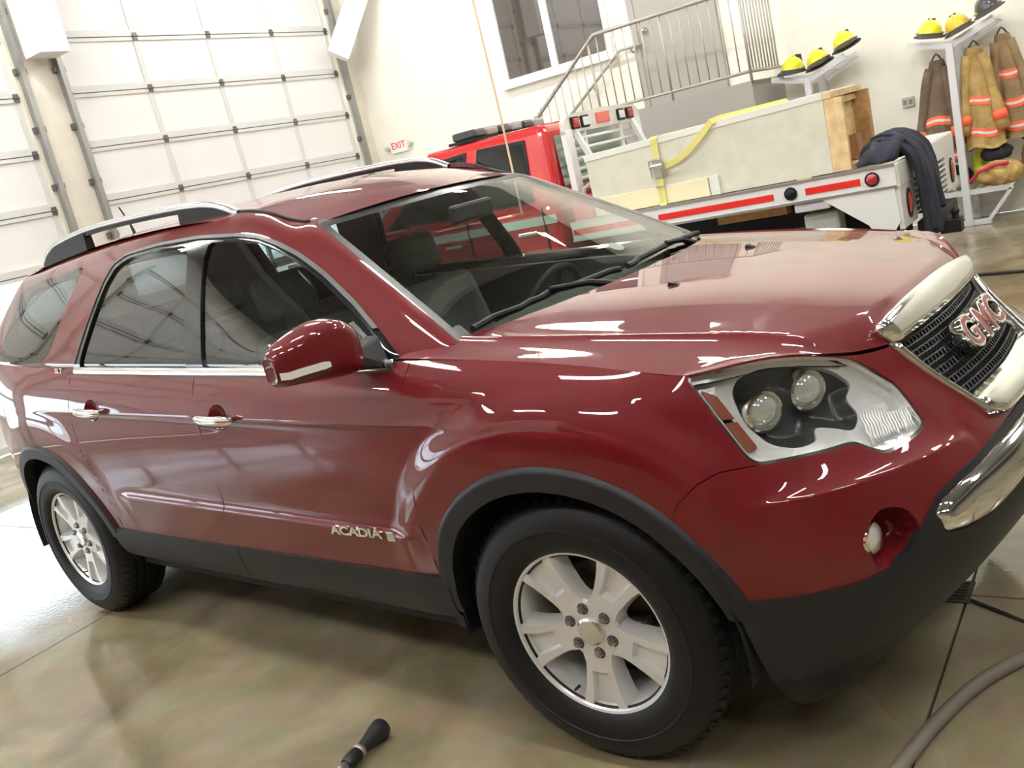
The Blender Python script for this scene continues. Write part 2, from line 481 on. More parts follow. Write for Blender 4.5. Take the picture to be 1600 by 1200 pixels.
# ================================================================ SUV surfaces (numpy), car frame: x forward, y left, z up, origin under front axle
def bs_basis(n, ts, k=3):
    kn = np.concatenate([np.zeros(k), np.linspace(0, 1, n - k + 1), np.ones(k)])
    ts = np.clip(ts, 0, 1 - 1e-9)
    Bm = np.zeros((len(ts), len(kn) - 1))
    for i in range(len(kn) - 1):
        Bm[:, i] = (ts >= kn[i]) & (ts < kn[i + 1])
    for d in range(1, k + 1):
        Bn = np.zeros((len(ts), len(kn) - 1 - d))
        for i in range(len(kn) - 1 - d):
            a = kn[i + d] - kn[i]; b = kn[i + d + 1] - kn[i + 1]
            if a > 0: Bn[:, i] += (ts - kn[i]) / a * Bm[:, i]
            if b > 0: Bn[:, i] += (kn[i + d + 1] - ts) / b * Bm[:, i + 1]
        Bm = Bn
    return Bm

def even_params(ctrl, n):
    """parameters that are roughly evenly spaced along the spline of ctrl (n,3)"""
    ts = np.linspace(0, 1, 600); P = bs_basis(len(ctrl), ts) @ ctrl
    L = np.concatenate([[0], np.cumsum(np.linalg.norm(np.diff(P, axis=0), axis=1))])
    return np.interp(np.linspace(0, L[-1], n), L, ts)

def patch(ctrl, nv, nu, rv=None, ru=None):
    ctrl = np.asarray(ctrl, float); nr, nc = ctrl.shape[:2]
    ru = nr // 2 if ru is None else ru; rv = nc // 2 if rv is None else rv
    tu = even_params(ctrl[ru], nu); tv = even_params(ctrl[:, rv], nv)
    Bu = bs_basis(nc, tu); Bv = bs_basis(nr, tv)
    return np.einsum('ij,jkd,lk->ild', Bv, ctrl, Bu)

def grid_normals(P, flip=False):
    du = np.gradient(P, axis=1); dv = np.gradient(P, axis=0)
    N = np.cross(du, dv)
    N /= np.linalg.norm(N, axis=2, keepdims=True) + 1e-12
    return -N if flip else N

def grid_tris(P, N):
    a, b = P.shape[:2]
    idx = np.arange(a * b).reshape(a, b)
    q = np.stack([idx[:-1, :-1], idx[:-1, 1:], idx[1:, 1:], idx[1:, :-1]], -1).reshape(-1, 4)
    F = np.concatenate([q[:, [0, 1, 2]], q[:, [0, 2, 3]]])
    return [P.reshape(-1, 3).copy(), N.reshape(-1, 3).copy(), F]

def compact(M):
    V, N, F = M
    u, inv = np.unique(F, return_inverse=True)
    return [V[u], N[u], inv.reshape(-1, 3)]

def clip(M, phi):
    """keep phi<=0. phi: function of V (n,3)"""
    V, N, F = M
    if len(F) == 0: return M
    ph = phi(V); ph = np.where(np.abs(ph) < 2e-5, -2e-5, ph)
    s = ph <= 0
    k = s[F].sum(1)
    out = [F[k == 3]]
    newV = []; newN = []; base = len(V)
    def cut(I, J):
        a = np.minimum(I, J); b = np.maximum(I, J)
        return a * len(V) + b
    quads = F[k == 2]; tri1 = F[k == 1]
    def rotate(T, mask):
        j = mask.argmax(1)
        return np.stack([T[np.arange(len(T)), (j + i) % 3] for i in range(3)], 1)
    keys = []
    if len(quads):
        Q = rotate(quads, ~s[quads]); keys += [cut(Q[:, 0], Q[:, 1]), cut(Q[:, 0], Q[:, 2])]
    if len(tri1):
        T = rotate(tri1, s[tri1]); keys += [cut(T[:, 0], T[:, 1]), cut(T[:, 0], T[:, 2])]
    if keys:
        allk = np.concatenate(keys); uk, inv = np.unique(allk, return_inverse=True)
        a = uk // len(V); b = uk % len(V)
        t = (ph[a] / (ph[a] - ph[b]))[:, None]
        nV = V[a] * (1 - t) + V[b] * t; nN = N[a] * (1 - t) + N[b] * t
        nN /= np.linalg.norm(nN, axis=1, keepdims=True) + 1e-12
        inv = inv + base; o = 0
        if len(quads):
            pa = inv[o:o + len(Q)]; o += len(Q); pb = inv[o:o + len(Q)]; o += len(Q)
            out += [np.stack([Q[:, 1], Q[:, 2], pb], 1), np.stack([Q[:, 1], pb, pa], 1)]
        if len(tri1):
            pa = inv[o:o + len(T)]; o += len(T); pb = inv[o:o + len(T)]; o += len(T)
            out += [np.stack([T[:, 0], pa, pb], 1)]
        V = np.concatenate([V, nV]); N = np.concatenate([N, nN])
    return compact([V, N, np.concatenate(out)])

def inv(phi): return lambda V: -phi(V)
def both(*ps): return lambda V: np.max([p(V) for p in ps], axis=0)       # intersection
def any_(*ps): return lambda V: np.min([p(V) for p in ps], axis=0)       # union

def sd_poly(poly, fx):
    """signed distance to a polygon in 2-D coordinates fx(V)->(n,2), negative inside"""
    poly = np.asarray(poly, float)
    def f(V):
        p = fx(V); n = len(poly)
        d = np.full(len(p), 1e9); sgn = np.zeros(len(p), bool)
        for i in range(n):
            a = poly[i]; b = poly[(i + 1) % n]; e = b - a; w = p - a
            t = np.clip((w @ e) / (e @ e + 1e-12), 0, 1)
            d = np.minimum(d, np.hypot(*(w - t[:, None] * e).T))
            c = ((a[1] > p[:, 1]) != (b[1] > p[:, 1]))
            xi = a[0] + (p[:, 1] - a[1]) * (b[0] - a[0]) / (b[1] - a[1] + 1e-12)
            sgn ^= c & (p[:, 0] < xi)
        return np.where(sgn, -d, d)
    return f

def sd_line(line, fx, half):
    """distance to an open polyline minus half (negative inside the strip)"""
    line = np.asarray(line, float)
    def f(V):
        p = fx(V); d = np.full(len(p), 1e9)
        for a, b in zip(line[:-1], line[1:]):
            e = b - a; w = p - a; t = np.clip((w @ e) / (e @ e + 1e-12), 0, 1)
            d = np.minimum(d, np.hypot(*(w - t[:, None] * e).T))
        return d - half
    return f

def round_poly(poly, it=3, r=.25):
    P = [np.array(p, float) for p in poly]
    for _ in range(it):
        Q = []
        for a, b in zip(P, P[1:] + P[:1]):
            Q += [a * (1 - r) + b * r, a * r + b * (1 - r)]
        P = Q
    return np.array(P)

def open_round(poly, it=3):
    P = [np.array(p, float) for p in poly]
    for _ in range(it):
        Q = [P[0]]
        for a, b in zip(P[:-1], P[1:]):
            Q += [a * .75 + b * .25, a * .25 + b * .75]
        P = Q + [P[-1]]
    return np.array(P)

XZ = lambda V: V[:, [0, 2]]
YZ = lambda V: np.stack([np.abs(V[:, 1]), V[:, 2]], 1)
XY = lambda V: V[:, [0, 1]]
QZ = lambda V: np.stack([V[:, 0] - np.abs(V[:, 1]), V[:, 2]], 1)     # runs around the front corner

WB = -3.021; HUBZ = .385
def belt_z(x): return 1.128 - .0415 * x if x < -.3 else 1.1405 - .02 * (x + .3)

# ---- lower body: rows from sill to belt / hood line; columns from tail centre round the side to nose centre (y = half width)
SX = np.array([-3.72, -3.45, -3.15, -2.8, -2.4, -2.0, -1.6, -1.2, -.8, -.5, -.2, .08, .28])
def shut_z(x): return np.interp(x, [-4, -3.3, -2.5, -1.5, -.9, -.5, -.17, .08, .27, .4], [1.285, 1.262, 1.228, 1.187, 1.166, 1.168, 1.150, 1.122, 1.094, 1.067])
def shut_y(x): return np.interp(x, [-4, -3.6, -3.0, -2.4, -1.0, -.5, -.17, .08, .27, .4], [.80, .87, .905, .925, .928, .905, .885, .872, .868, .862])
LOW_SIDE = [  # (z, half width) control of each row along the side
    (.335, .85), (.350, .93), (.425, .962), (.50, .970), (.60, .978), (.72, .988), (.84, .995), (.95, .993), (1.04, .982), (1.11, .962)]
NOSE = [  # seven control points of each row: corner -> centre
    [(.40,.87,.24),(.53,.83,.21),(.64,.69,.265),(.735,.53,.36),(.79,.36,.41),(.81,.18,.43),(.815,0,.43)],
    [(.42,.915,.27),(.56,.875,.25),(.685,.72,.305),(.775,.55,.39),(.845,.38,.435),(.87,.18,.455),(.875,0,.455)],
    [(.44,.94,.40),(.595,.89,.38),(.74,.75,.40),(.84,.58,.455),(.895,.39,.50),(.925,.18,.515),(.93,0,.515)],
    [(.45,.945,.50),(.61,.89,.49),(.765,.76,.505),(.863,.59,.535),(.925,.40,.56),(.96,.18,.57),(.97,0,.57)],
    [(.455,.95,.59),(.62,.89,.59),(.77,.76,.59),(.875,.59,.60),(.94,.40,.615),(.975,.18,.625),(.985,0,.625)],
    [(.455,.945,.69),(.615,.88,.69),(.765,.75,.69),(.87,.58,.69),(.925,.40,.70),(.95,.18,.70),(.955,0,.70)],
    [(.455,.935,.78),(.605,.855,.78),(.74,.725,.775),(.83,.56,.77),(.88,.39,.765),(.905,.18,.765),(.91,0,.765)],
    [(.445,.92,.875),(.57,.82,.865),(.675,.685,.85),(.765,.54,.835),(.835,.385,.82),(.865,.18,.82),(.87,0,.82)],
    [(.43,.90,.955),(.535,.79,.95),(.62,.66,.935),(.70,.525,.91),(.775,.38,.885),(.81,.18,.88),(.815,0,.88)],
    [(.415,.88,1.02),(.51,.77,1.02),(.59,.645,1.0),(.665,.515,.96),(.735,.375,.935),(.765,.18,.935),(.77,0,.935)],
    [(.40,.862,1.068),(.495,.765,1.078),(.573,.64,1.052),(.645,.512,1.0),(.705,.37,.985),(.725,.18,.985),(.73,0,.985)]]
TAIL = [-3.98, -4.03, -4.08, -4.10, -4.10, -4.08, -4.06, -4.04, -4.02, -4.0, -3.98]
def low_ctrl():
    rows = []
    for r in range(11):
        row = []
        xr = TAIL[r]
        if r < 10: z0, w0 = LOW_SIDE[r]
        else: z0, w0 = None, None
        zt = z0 if z0 is not None else shut_z(-4)
        wt = w0 if w0 is not None else .80
        f = 1.0
        row += [(xr, 0, zt), (xr, .30, zt), (xr + .04, wt * .56, zt), (xr + .12, wt * .71, zt), (xr + .22, wt * .80, zt)]
        for x in SX:
            if r == 10:
                row.append((x, shut_y(x), shut_z(x)))
            else:
                z, w = z0, w0
                if r >= 6:      # upper rows follow the falling/rising belt
                    k = (r - 5) / 5.0
                    z = z + (shut_z(x) - 1.165) * k
                ends = max(0, -3.25 - x) * .24 + max(0, x + .35) ** 2 * .10
                row.append((x, w - ends, z))
        row += NOSE[r]
        rows.append(row)
    return np.array(rows, float)

def low_surface(nv=150, nu=620):
    P = patch(low_ctrl(), nv, nu, rv=11, ru=5)
    N = grid_normals(P, flip=True)
    x, y, z = P[..., 0], P[..., 1], P[..., 2]
    D = np.zeros_like(x)
    side = np.clip((.55 - x) / .12, 0, 1) * np.clip((x + 3.85) / .2, 0, 1)
    # flare bulges round both wheel arches
    for cx in (0.0, WB):
        r = np.hypot(x - cx, (z - HUBZ) * 1.0)
        up = np.clip((z - .50) / .2, 0, 1)
        t = np.clip((.71 - r) / .11, 0, 1); amp = .026 if cx == 0 else .009
        D += amp * t * t * (3 - 2 * t) * side * up
    # lower door ledge
    zl = .665 - .018 * (x + 1.5)
    win = np.clip((x + 2.42) / .15, 0, 1) * np.clip((-.50 - x) / .10, 0, 1)
    D += win * .016 * np.where(z < zl, np.exp(-np.abs(zl - z) / .16), np.exp(-np.abs(z - zl) / .016))
    # waist crease through the handles
    zc = 1.020 - .026 * (x + 1.5)
    win2 = np.clip((x + 3.0) / .5, 0, 1) * np.clip((-.15 - x) / .4, 0, 1)
    D += win2 * .008 * np.where(z > zc, np.exp(-np.abs(zc - z) / .06), np.exp(-np.abs(z - zc) / .012))
    # shelf under the headlight, running to the corner of the bumper
    zs = .775
    win3 = np.clip((x - .50) / .12, 0, 1) * np.clip((np.abs(y) - .42) / .15, 0, 1)
    D += win3 * .020 * np.where(z < zs, np.exp(-np.abs(zs - z) / .05), np.exp(-np.abs(z - zs) / .015))
    P = P + N * D[..., None]
    N = grid_normals(P, flip=True)
    return P, N

def roof_edge_z(x): return float(np.interp(x, [-3.75, -3.3, -2.9, -2.4, -1.9, -1.5, -1.25, -1.13], [1.60, 1.657, 1.687, 1.706, 1.704, 1.688, 1.645, 1.597]))
# ---- greenhouse: rows belt -> roof edge, columns tail centre -> windscreen centre
G_T = [0, .05, .22, .45, .68, .85, 1.0]
def green_ctrl():
    rows = []
    yz_mid = [(1.165, .930), (1.19, .928), (1.275, .892), (1.40, .835), (1.52, .770), (1.60, .722), (1.675, .655)]
    for r, t in enumerate(G_T):
        zr, yr = yz_mid[r]
        xr = -3.93 + .38 * t ** 1.3
        A = np.array([-.375 - .77 * t, .785 - .195 * t ** 1.1, 1.150 + .447 * t ** .97])
        Wc = np.array([-.24 - .83 * t, 0, 1.150 + .462 * t ** .95])
        row = [(xr, 0, 1.285 + .40 * t), (xr, .40 * (1 - .15 * t), 1.285 + .40 * t), (xr + .03, .70 - .16 * t, 1.285 + .385 * t), (xr + .12, .80 - .17 * t, 1.285 + .365 * t)]
        for s in (.08, .2, .34, .48, .62, .74, .85, .93):
            x = (xr + .12) + (A[0] - .02 - xr - .12) * s
            tz = shut_z(x)
            top = roof_edge_z(x)
            z = tz + (zr - 1.165) / .510 * (top - tz)
            yy = yr - .05 * max(0, -2.6 - x) - .03 * max(0, -3.2 - x) - max(0, x + 1.2) * .045 * (1 - t) - max(0, x + 1.5) * .10 * t
            row.append((x, yy, z))
        row.append(tuple(A + np.array([-.035, .028, -.004])))
        row.append(tuple(A + np.array([.010, .008, .006])))
        for s in (.10, .36, .66, .88, 1.0):
            q = A * (1 - s) + Wc * s
            bul = math.sin(PI * s) * .0 + .17 * (s * (1 - s)) * 1.6
            row.append((A[0] + (Wc[0] - A[0]) * (1 - (1 - s) ** 1.8), q[1], A[2] + (Wc[2] - A[2]) * (1 - (1 - s) ** 1.6)))
        rows.append(row)
    first = np.array(rows[0], float); first[:, 1] = np.maximum(0, first[:, 1] - .012); first[:, 2] -= .035
    rows.insert(0, list(map(tuple, first)))
    last = np.array(rows[-1], float); prev = np.array(rows[-2], float)
    ext = last.copy()
    cen = np.array([-2.2, 0, 1.70])
    ext[:, 0] = last[:, 0] + np.clip(cen[0] - last[:, 0], -.07, .07) * np.where(np.arange(len(last)) > 11, 1, .2)
    ext[:, 1] = np.maximum(0, last[:, 1] - .07)
    ext[:, 2] = last[:, 2] + .012
    rows.append(list(map(tuple, ext)))
    return np.array(rows, float)

def green_surface(nv=110, nu=420):
    P = patch(green_ctrl(), nv, nu, rv=8, ru=3)
    return P, grid_normals(P, flip=True)

# ---- hood: height field
HX = [-.62, -.35, -.1, .15, .35, .5, .62, .72, .80, .86]
HY = [0, .22, .44, .60, .68, .76, .84, .90, 1.0]
HZ = [[1.215,1.215,1.212,1.205,1.198,1.19,1.182,1.18,1.16],
      [1.212,1.210,1.205,1.192,1.178,1.168,1.163,1.158,1.13],
      [1.198,1.196,1.188,1.172,1.156,1.147,1.142,1.136,1.10],
      [1.176,1.174,1.163,1.143,1.126,1.117,1.111,1.104,1.06],
      [1.148,1.146,1.133,1.111,1.094,1.087,1.080,1.073,1.02],
      [1.117,1.115,1.101,1.078,1.064,1.062,1.060,1.045,.98],
      [1.086,1.083,1.068,1.042,1.028,1.02,1.01,1.0,.94],
      [1.056,1.052,1.030,1.0,.985,.975,.965,.955,.9],
      [1.026,1.020,.995,.965,.95,.94,.93,.92,.87],
      [.99,.985,.96,.93,.915,.905,.895,.885,.84]]
def hood_surface(nx=170, ny=190):
    C = np.zeros((len(HX), 2 * len(HY) - 1, 3))
    ys = [-y for y in HY[::-1]] + HY[1:]
    for i, x in enumerate(HX):
        zz = HZ[i][::-1] + HZ[i][1:]
        for j, y in enumerate(ys): C[i, j] = (x, y, zz[j])
    Bx = bs_basis(len(HX), np.linspace(0, 1, nx)); By = bs_basis(len(ys), np.linspace(0, 1, ny))
    P = np.einsum('ij,jkd,lk->ild', Bx, C, By)
    # dome crease
    x, y = P[..., 0], np.abs(P[..., 1])
    yc = .735 - .20 * np.clip((x + .35) / 1.0, 0, 1.2) ** 1.6
    P[..., 2] += .010 * np.where(y < yc, np.exp(-(yc - y) / .10), np.exp(-(y - yc) / .018)) * np.clip((.66 - x) / .1, 0, 1)
    # the leading edge rolls down to the headlights
    q = x - y
    zt = np.interp(q, [-.50, -.484, -.386, -.276, -.167, -.062, .043, .149, .256, .361, .46, .75], [1.080, 1.078, 1.075, 1.074, 1.066, 1.049, 1.026, 1.006, .994, .989, .988, .987])
    ed = np.array([(.40,.853),(.47,.775),(.565,.635),(.638,.50),(.690,.385),(.708,.20),(.712,0)])
    pts = np.stack([x, y], -1); d = np.full(x.shape, 9.0)
    for a, b in zip(ed[:-1], ed[1:]):
        e = b - a; w = pts - a; t = np.clip((w @ e) / (e @ e), 0, 1)
        d = np.minimum(d, np.linalg.norm(w - t[..., None] * e, axis=-1))
    w = np.clip(1 - d / .075, 0, 1) ** 2
    outside = (q > np.interp(y, ed[::-1, 1], ed[::-1, 0]) - y) & (x > .36)
    w = np.where(outside, 1, w)
    P[..., 2] = P[..., 2] * (1 - w) + zt * w
    N = grid_normals(P, flip=True)
    if N[nx // 2, ny // 2, 2] < 0: N = -N
    return P, N
HOOD_EDGE = [(-.53,.895),(-.35,.885),(-.17,.877),(.08,.866),(.27,.862),(.40,.853),(.47,.775),(.565,.635),(.638,.50),(.690,.385),(.708,.20),(.712,0)]
COWL = [(-.20,0),(-.215,.25),(-.26,.45),(-.33,.62),(-.41,.74),(-.46,.80),(-.53,.85)]

# ---- roof: from the roof edge to the centre
def roof_surface(nx=120, ny=90):
    rows = []
    for v in (0, .07, .22, .45, .75, 1.0):
        row = []
        for s in np.linspace(0, 1, 11):
            xf = -1.145 + .075 * (1 - (1 - v) ** 2); xr = -3.50 - .06 * v
            x = xr + (xf - xr) * s
            ye = .655 - .05 * max(0, -2.6 - x) - max(0, x + 1.5) * .17
            ze = roof_edge_z(x)
            crown = .042 - .026 * max(0, min(1, (x + 1.35) / .25))
            tuck = .016 * (1 - v) ** 3 * max(0, min(1, (x + 1.9) / .5))
            row.append((x, ye * (1 - v), ze - tuck + crown * (1 - (1 - v) ** 2.4)))
        rows.append(row)
    P = patch(rows, ny, nx, rv=5, ru=3)
    N = grid_normals(P, flip=True)
    if N[ny // 2, nx // 2, 2] < 0: N = -N
    return P, N
# ---------------------------------------------------------------- turning numpy meshes into objects
CAR_YAW = math.radians(-5.227)

def mirrored(M):
    V, N, F = M
    return [V * [1, -1, 1], N * [1, -1, 1], F[:, ::-1]]

def boundary_edges(F):
    E = np.concatenate([F[:, [0, 1]], F[:, [1, 2]], F[:, [2, 0]]])
    S = np.sort(E, 1); k = S[:, 0].astype(np.int64) * (F.max() + 1) + S[:, 1]
    u, i, c = np.unique(k, return_index=True, return_counts=True)
    return E[i[c == 1]]

def nmesh(name, Ms, m, parent=None, lip=0.0, off=0.0):
    """one object out of one or several numpy meshes with custom normals; lip: depth of the folded edge"""
    if isinstance(Ms[0], np.ndarray): Ms = [Ms]
    Vs = []; Ns = []; Fs = []; o = 0
    for V, N, F in Ms:
        if len(F) == 0: continue
        V = V + N * off
        # orient faces by normals
        fn = np.cross(V[F[:, 1]] - V[F[:, 0]], V[F[:, 2]] - V[F[:, 0]])
        flip = (fn * N[F].sum(1)).sum(1) < 0
        F = F.copy(); F[flip] = F[flip][:, ::-1]
        Vs.append(V); Ns.append(N); Fs.append(F + o); o += len(V)
        if lip > 0:
            E = boundary_edges(F)
            a, b = E[:, 0], E[:, 1]
            n = (N[a] + N[b]); n /= np.linalg.norm(n, axis=1, keepdims=True) + 1e-9
            t = V[b] - V[a]; out = np.cross(t, n); out /= np.linalg.norm(out, axis=1, keepdims=True) + 1e-12
            k = len(E); q = np.concatenate([V[a], V[b], V[b] - N[b] * lip, V[a] - N[a] * lip])
            i = np.arange(k)
            Vs.append(q); Ns.append(np.tile(out, (4, 1)))
            Fs.append(np.concatenate([np.stack([i + k, i, i + 3 * k], 1), np.stack([i + k, i + 3 * k, i + 2 * k], 1)]) + o)
            o += len(q)
    V = np.concatenate(Vs); N = np.concatenate(Ns); F = np.concatenate(Fs)
    me = bpy.data.meshes.new(name)
    me.vertices.add(len(V)); me.vertices.foreach_set('co', V.ravel())
    me.loops.add(F.size); me.loops.foreach_set('vertex_index', F.ravel().astype(np.int32))
    me.polygons.add(len(F)); me.polygons.foreach_set('loop_start', np.arange(0, F.size, 3, dtype=np.int32))
    me.polygons.foreach_set('loop_total', np.full(len(F), 3, np.int32))
    me.polygons.foreach_set('use_smooth', np.ones(len(F), bool))
    me.update(calc_edges=True)
    me.validate(clean_customdata=False)
    if len(me.vertices) == len(N):
        me.normals_split_custom_set_from_vertices(N.tolist())
    ob = bpy.data.objects.new(name, me); COL.objects.link(ob)
    if m is not None: me.materials.append(m)
    if parent is not None: ob.parent = parent
    return ob
# ================================================================ the SUV
def renormal(M):
    V, N, F = M
    fn = np.cross(V[F[:, 1]] - V[F[:, 0]], V[F[:, 2]] - V[F[:, 0]])
    s = np.sign((fn * N[F].sum(1)).sum(1, keepdims=True)); fn = fn * s
    out = np.zeros_like(V)
    for i in range(3): np.add.at(out, F[:, i], fn)
    out /= np.linalg.norm(out, axis=1, keepdims=True) + 1e-12
    return [V, out, F]

def shifted(M, d):
    """displace along the normals by d (number or function of V)"""
    V, N, F = M
    k = d(V)[:, None] if callable(d) else d
    return [V + N * k, N, F]

def paint_mat():
    m = bpy.data.materials.new('crystal_red_paint'); m.use_nodes = True
    nt = m.node_tree; b = nt.nodes['Principled BSDF']
    b.inputs['Base Color'].default_value = (.125, .0030, .0058, 1)
    b.inputs['Metallic'].default_value = .0
    b.inputs['Specular IOR Level'].default_value = .15
    b.inputs['Roughness'].default_value = .45
    b.inputs['Coat Weight'].default_value = 1.0
    b.inputs['Coat Roughness'].default_value = .015
    b.inputs['Coat IOR'].default_value = 1.5
    return m

def build_suv():
    PAINT = paint_mat()
    BLK = mat('black_plastic', (.009, .009, .010), .5, spec=.3, bump=(900, .06))
    GRYP = mat('charcoal_cladding', (.014, .0145, .016), .5, spec=.35, bump=(700, .08))
    GLOSS = mat('gloss_black_trim', (.012, .012, .014), .12, coat=.5)
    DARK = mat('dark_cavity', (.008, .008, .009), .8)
    CHR = mat('chrome', (.82, .82, .80), .09, metal=1)
    SIL = mat('satin_silver', (.62, .63, .64), .25, metal=.9)
    GLF = glass_mat('front_side_glass', (.66, .74, .68), 2.0)
    GLR = glass_mat('privacy_glass', (.16, .17, .16), 2.0)
    GLW = glass_mat('windscreen_glass', (.74, .82, .76), 1.8)
    LENS = glass_mat('lamp_lens', (.96, .97, .97), 1.45)
    root = empty('sport_utility_vehicle', (0, 0, 0), CAR_YAW)
    tag(root, 'dark red sport utility vehicle with chrome grille and roof rails parked in the foreground', 'car')

    P, N = low_surface(); L = grid_tris(P, N)              # left half: y positive
    Pg, Ng = green_surface(); G = grid_tris(Pg, Ng)
    Ph, Nh = hood_surface(); H = grid_tris(Ph, Nh)
    Pr, Nr = roof_surface(); RF = grid_tris(Pr, Nr)

    def two(name, M, m, lip=.008, off=0.0, parent=root, label=None):
        """the same part on the right (as seen) and on the left side"""
        a = nmesh(name, mirrored(M), m, parent, lip, off)
        b = nmesh(name, M, m, parent, lip, off)
        return a, b

    # -------- outlines
    HL = round_poly([(-.470,1.066),(-.45,1.0785),(-.386,1.0735),(-.276,1.072),(-.167,1.0635),(-.062,1.0465),(.043,1.0235),(.131,.999),(.207,.953),(.258,.917),(.281,.869),(.292,.820),
                     (.10,.806),(.055,.822),(.005,.845),(-.101,.847),(-.232,.853),(-.345,.858),(-.405,.955)], 2, .18)
    hl = sd_poly(HL, QZ); front = lambda V: .30 - V[:, 0]
    GRO = round_poly([(-.2,1.04),(.372,1.02),(.366,.985),(.345,.905),(.315,.815),(.295,.778),(.25,.768),(-.2,.758)], 2, .12)
    GRI = round_poly([(-.2,1.06),(.352,1.05),(.350,.985),(.328,.905),(.296,.838),(.270,.822),(.22,.818),(-.2,.812)], 2, .12)
    gro = both(sd_poly(GRO, YZ), front); gri = both(sd_poly(GRI, YZ), front)
    def clad_top(V):
        x, y = V[:, 0], np.abs(V[:, 1])
        side = .503 + .006 * (x + 2.5)
        q = x - y
        nose = np.interp(q, [-.62, -.502, -.298, -.096, 0.0, .066, .158, .21, .321, .561, .764, 1.0], [.540, .545, .556, .564, .58, .604, .673, .705, .727, .746, .757, .760])
        return np.where(x > .25, nose, side)
    clad = lambda V: V[:, 2] - clad_top(V)
    arch = lambda cx, r: (lambda V: np.hypot(V[:, 0] - cx, V[:, 2] - HUBZ) - r)
    archF, archR = arch(0, .502), arch(WB, .506)
    bodyhole = any_(archF, archR)
    # -------- painted panels
    gap = .0030
    side_paint = clip(clip(clip(L, inv(clad)), inv(archF)), inv(archR))
    side_paint = clip(side_paint, inv(both(hl, front)))
    side_paint = clip(side_paint, inv(gro))
    dF = [(-.462, 1.30), (-.466, 1.15), (-.470, .83), (-.505, .45)]
    dB = [(-1.575, 1.30), (-1.552, 1.0), (-1.545, .88), (-1.562, .45)]
    dR = open_round([(-2.52, 1.30), (-2.545, 1.21), (-2.56, 1.05), (-2.575, .90), (-2.50, .77), (-2.47, .62), (-2.46, .45)], 2)
    lines_side = any_(sd_line(dF, XZ, gap), sd_line(dB, XZ, gap), sd_line(dR, XZ, gap))
    seamB = open_round([(-.30, .862), (-.345, .862), (-.456, .862), (-.55, .845), (-.62, .78), (-.66, .72)], 2)
    def left_of(line):
        line = np.asarray(line, float); o = np.argsort(line[:, 1])
        return lambda V: V[:, 0] - np.interp(V[:, 2], line[o, 1], line[o, 0])
    pF, pB, pR = left_of(dF), left_of(dB), left_of(dR)
    fog_poly = [(-.068,.648),(-.045,.695),(.0,.716),(.05,.712),(.09,.696),(.118,.66),(.118,.625),(.09,.597),(.04,.58),(-.02,.578),(-.055,.592)]
    fog = both(sd_poly(round_poly(fog_poly, 2, .2), QZ), front)
    sp = clip(side_paint, inv(lines_side))
    # fender / bumper split: seam behind the headlight down to the arch
    seam = open_round([(-.335, .855), (-.456, .860), (-.53, .848), (-.60, .80), (-.66, .70)], 2)
    def bumper_phi(V):
        q = V[:, 0] - np.abs(V[:, 1])
        zs = np.interp(q, [-.75, -.66, -.60, -.53, -.456, -.335, -.3], [.60, .70, .80, .846, .860, .857, 1.2])
        return np.maximum(V[:, 2] - zs, .2 - V[:, 0])
    fender = clip(clip(sp, inv(pF)), lambda V: -bumper_phi(V) + .002)
    fascia = clip(clip(sp, inv(pF)), lambda V: bumper_phi(V) + .0)
    fascia = clip(fascia, inv(fog))
    two('front_fender', fender, PAINT)
    bump = nmesh('front_bumper', [mirrored(fascia), fascia], PAINT, root, .01)
    # handles sit over scooped bowls
    hF, hR = (-1.41, 1.024), (-2.355, 1.056)
    def bowl(c): return lambda V: (np.hypot((V[:, 0] - c[0]) / .058, (V[:, 2] - c[1]) / .046) - 1) * .05
    fd = clip(clip(sp, pF), inv(pB)); rd = clip(clip(sp, pB), inv(pR))
    fdoors = two('front_door', clip(fd, inv(bowl(hF))), PAINT); rdoors = two('rear_door', clip(rd, inv(bowl(hR))), PAINT)
    two('quarter_panel', clip(sp, pR), PAINT)
    for (pair, M, c) in ((fdoors, fd, hF), (rdoors, rd, hR)):
        B0 = clip(M, bowl(c))
        B0 = renormal([B0[0] - B0[1] * (.034 * np.clip(-bowl(c)(B0[0]) / .05, 0, 1) ** .6)[:, None], B0[1], B0[2]])
        for par, MM in ((pair[0], mirrored(B0)), (pair[1], B0)):
            nmesh('handle_bowl', MM, PAINT, par)
    # -------- charcoal cladding: sills, bumper skirt, arch flares
    low = clip(clip(clip(L, clad), inv(arch(0, .475))), inv(arch(WB, .475)))
    sill = clip(clip(low, lambda V: V[:, 0] + .2), lambda V: WB - V[:, 0])
    sill = clip(sill, inv(sd_line([(-1.562, .2), (-1.562, .6)], XZ, .0018)))
    two('sill_cladding', shifted(sill, lambda V: .006 + .010 * np.clip((clad_top(V) - V[:, 2]) / .03, 0, 1)), GRYP, .02)
    rearc = clip(low, lambda V: V[:, 0] - WB)
    nmesh('rear_bumper_cladding', [mirrored(rearc), rearc], GRYP, root, .02, .01)
    heel = lambda V: np.where((V[:, 2] < .56) & (V[:, 0] > .2), .455 + (.54 - V[:, 2]) * .20 - V[:, 0], -1.0)
    skirt = clip(clip(low, lambda V: -V[:, 0] - .0), heel)
    skz = lambda V: np.interp(V[:, 0] - np.abs(V[:, 1]), [-.6, -.443, -.248, 0, .4, 1], [.315, .322, .352, .402, .44, .46])
    up = clip(skirt, lambda V: skz(V) + .002 - V[:, 2]); dn = clip(skirt, lambda V: V[:, 2] - skz(V) + .002)
    # the chrome insert's slot is cut out of the skirt
    CI = round_poly([(.172,.668),(.205,.692),(.309,.712),(.539,.731),(.729,.741),(1.2,.748),(1.2,.668),(.80,.66),(.618,.642),(.391,.612),(.258,.612),(.192,.622)], 2, .12)
    ci = both(sd_poly(CI, QZ), front)
    up = clip(up, inv(ci))
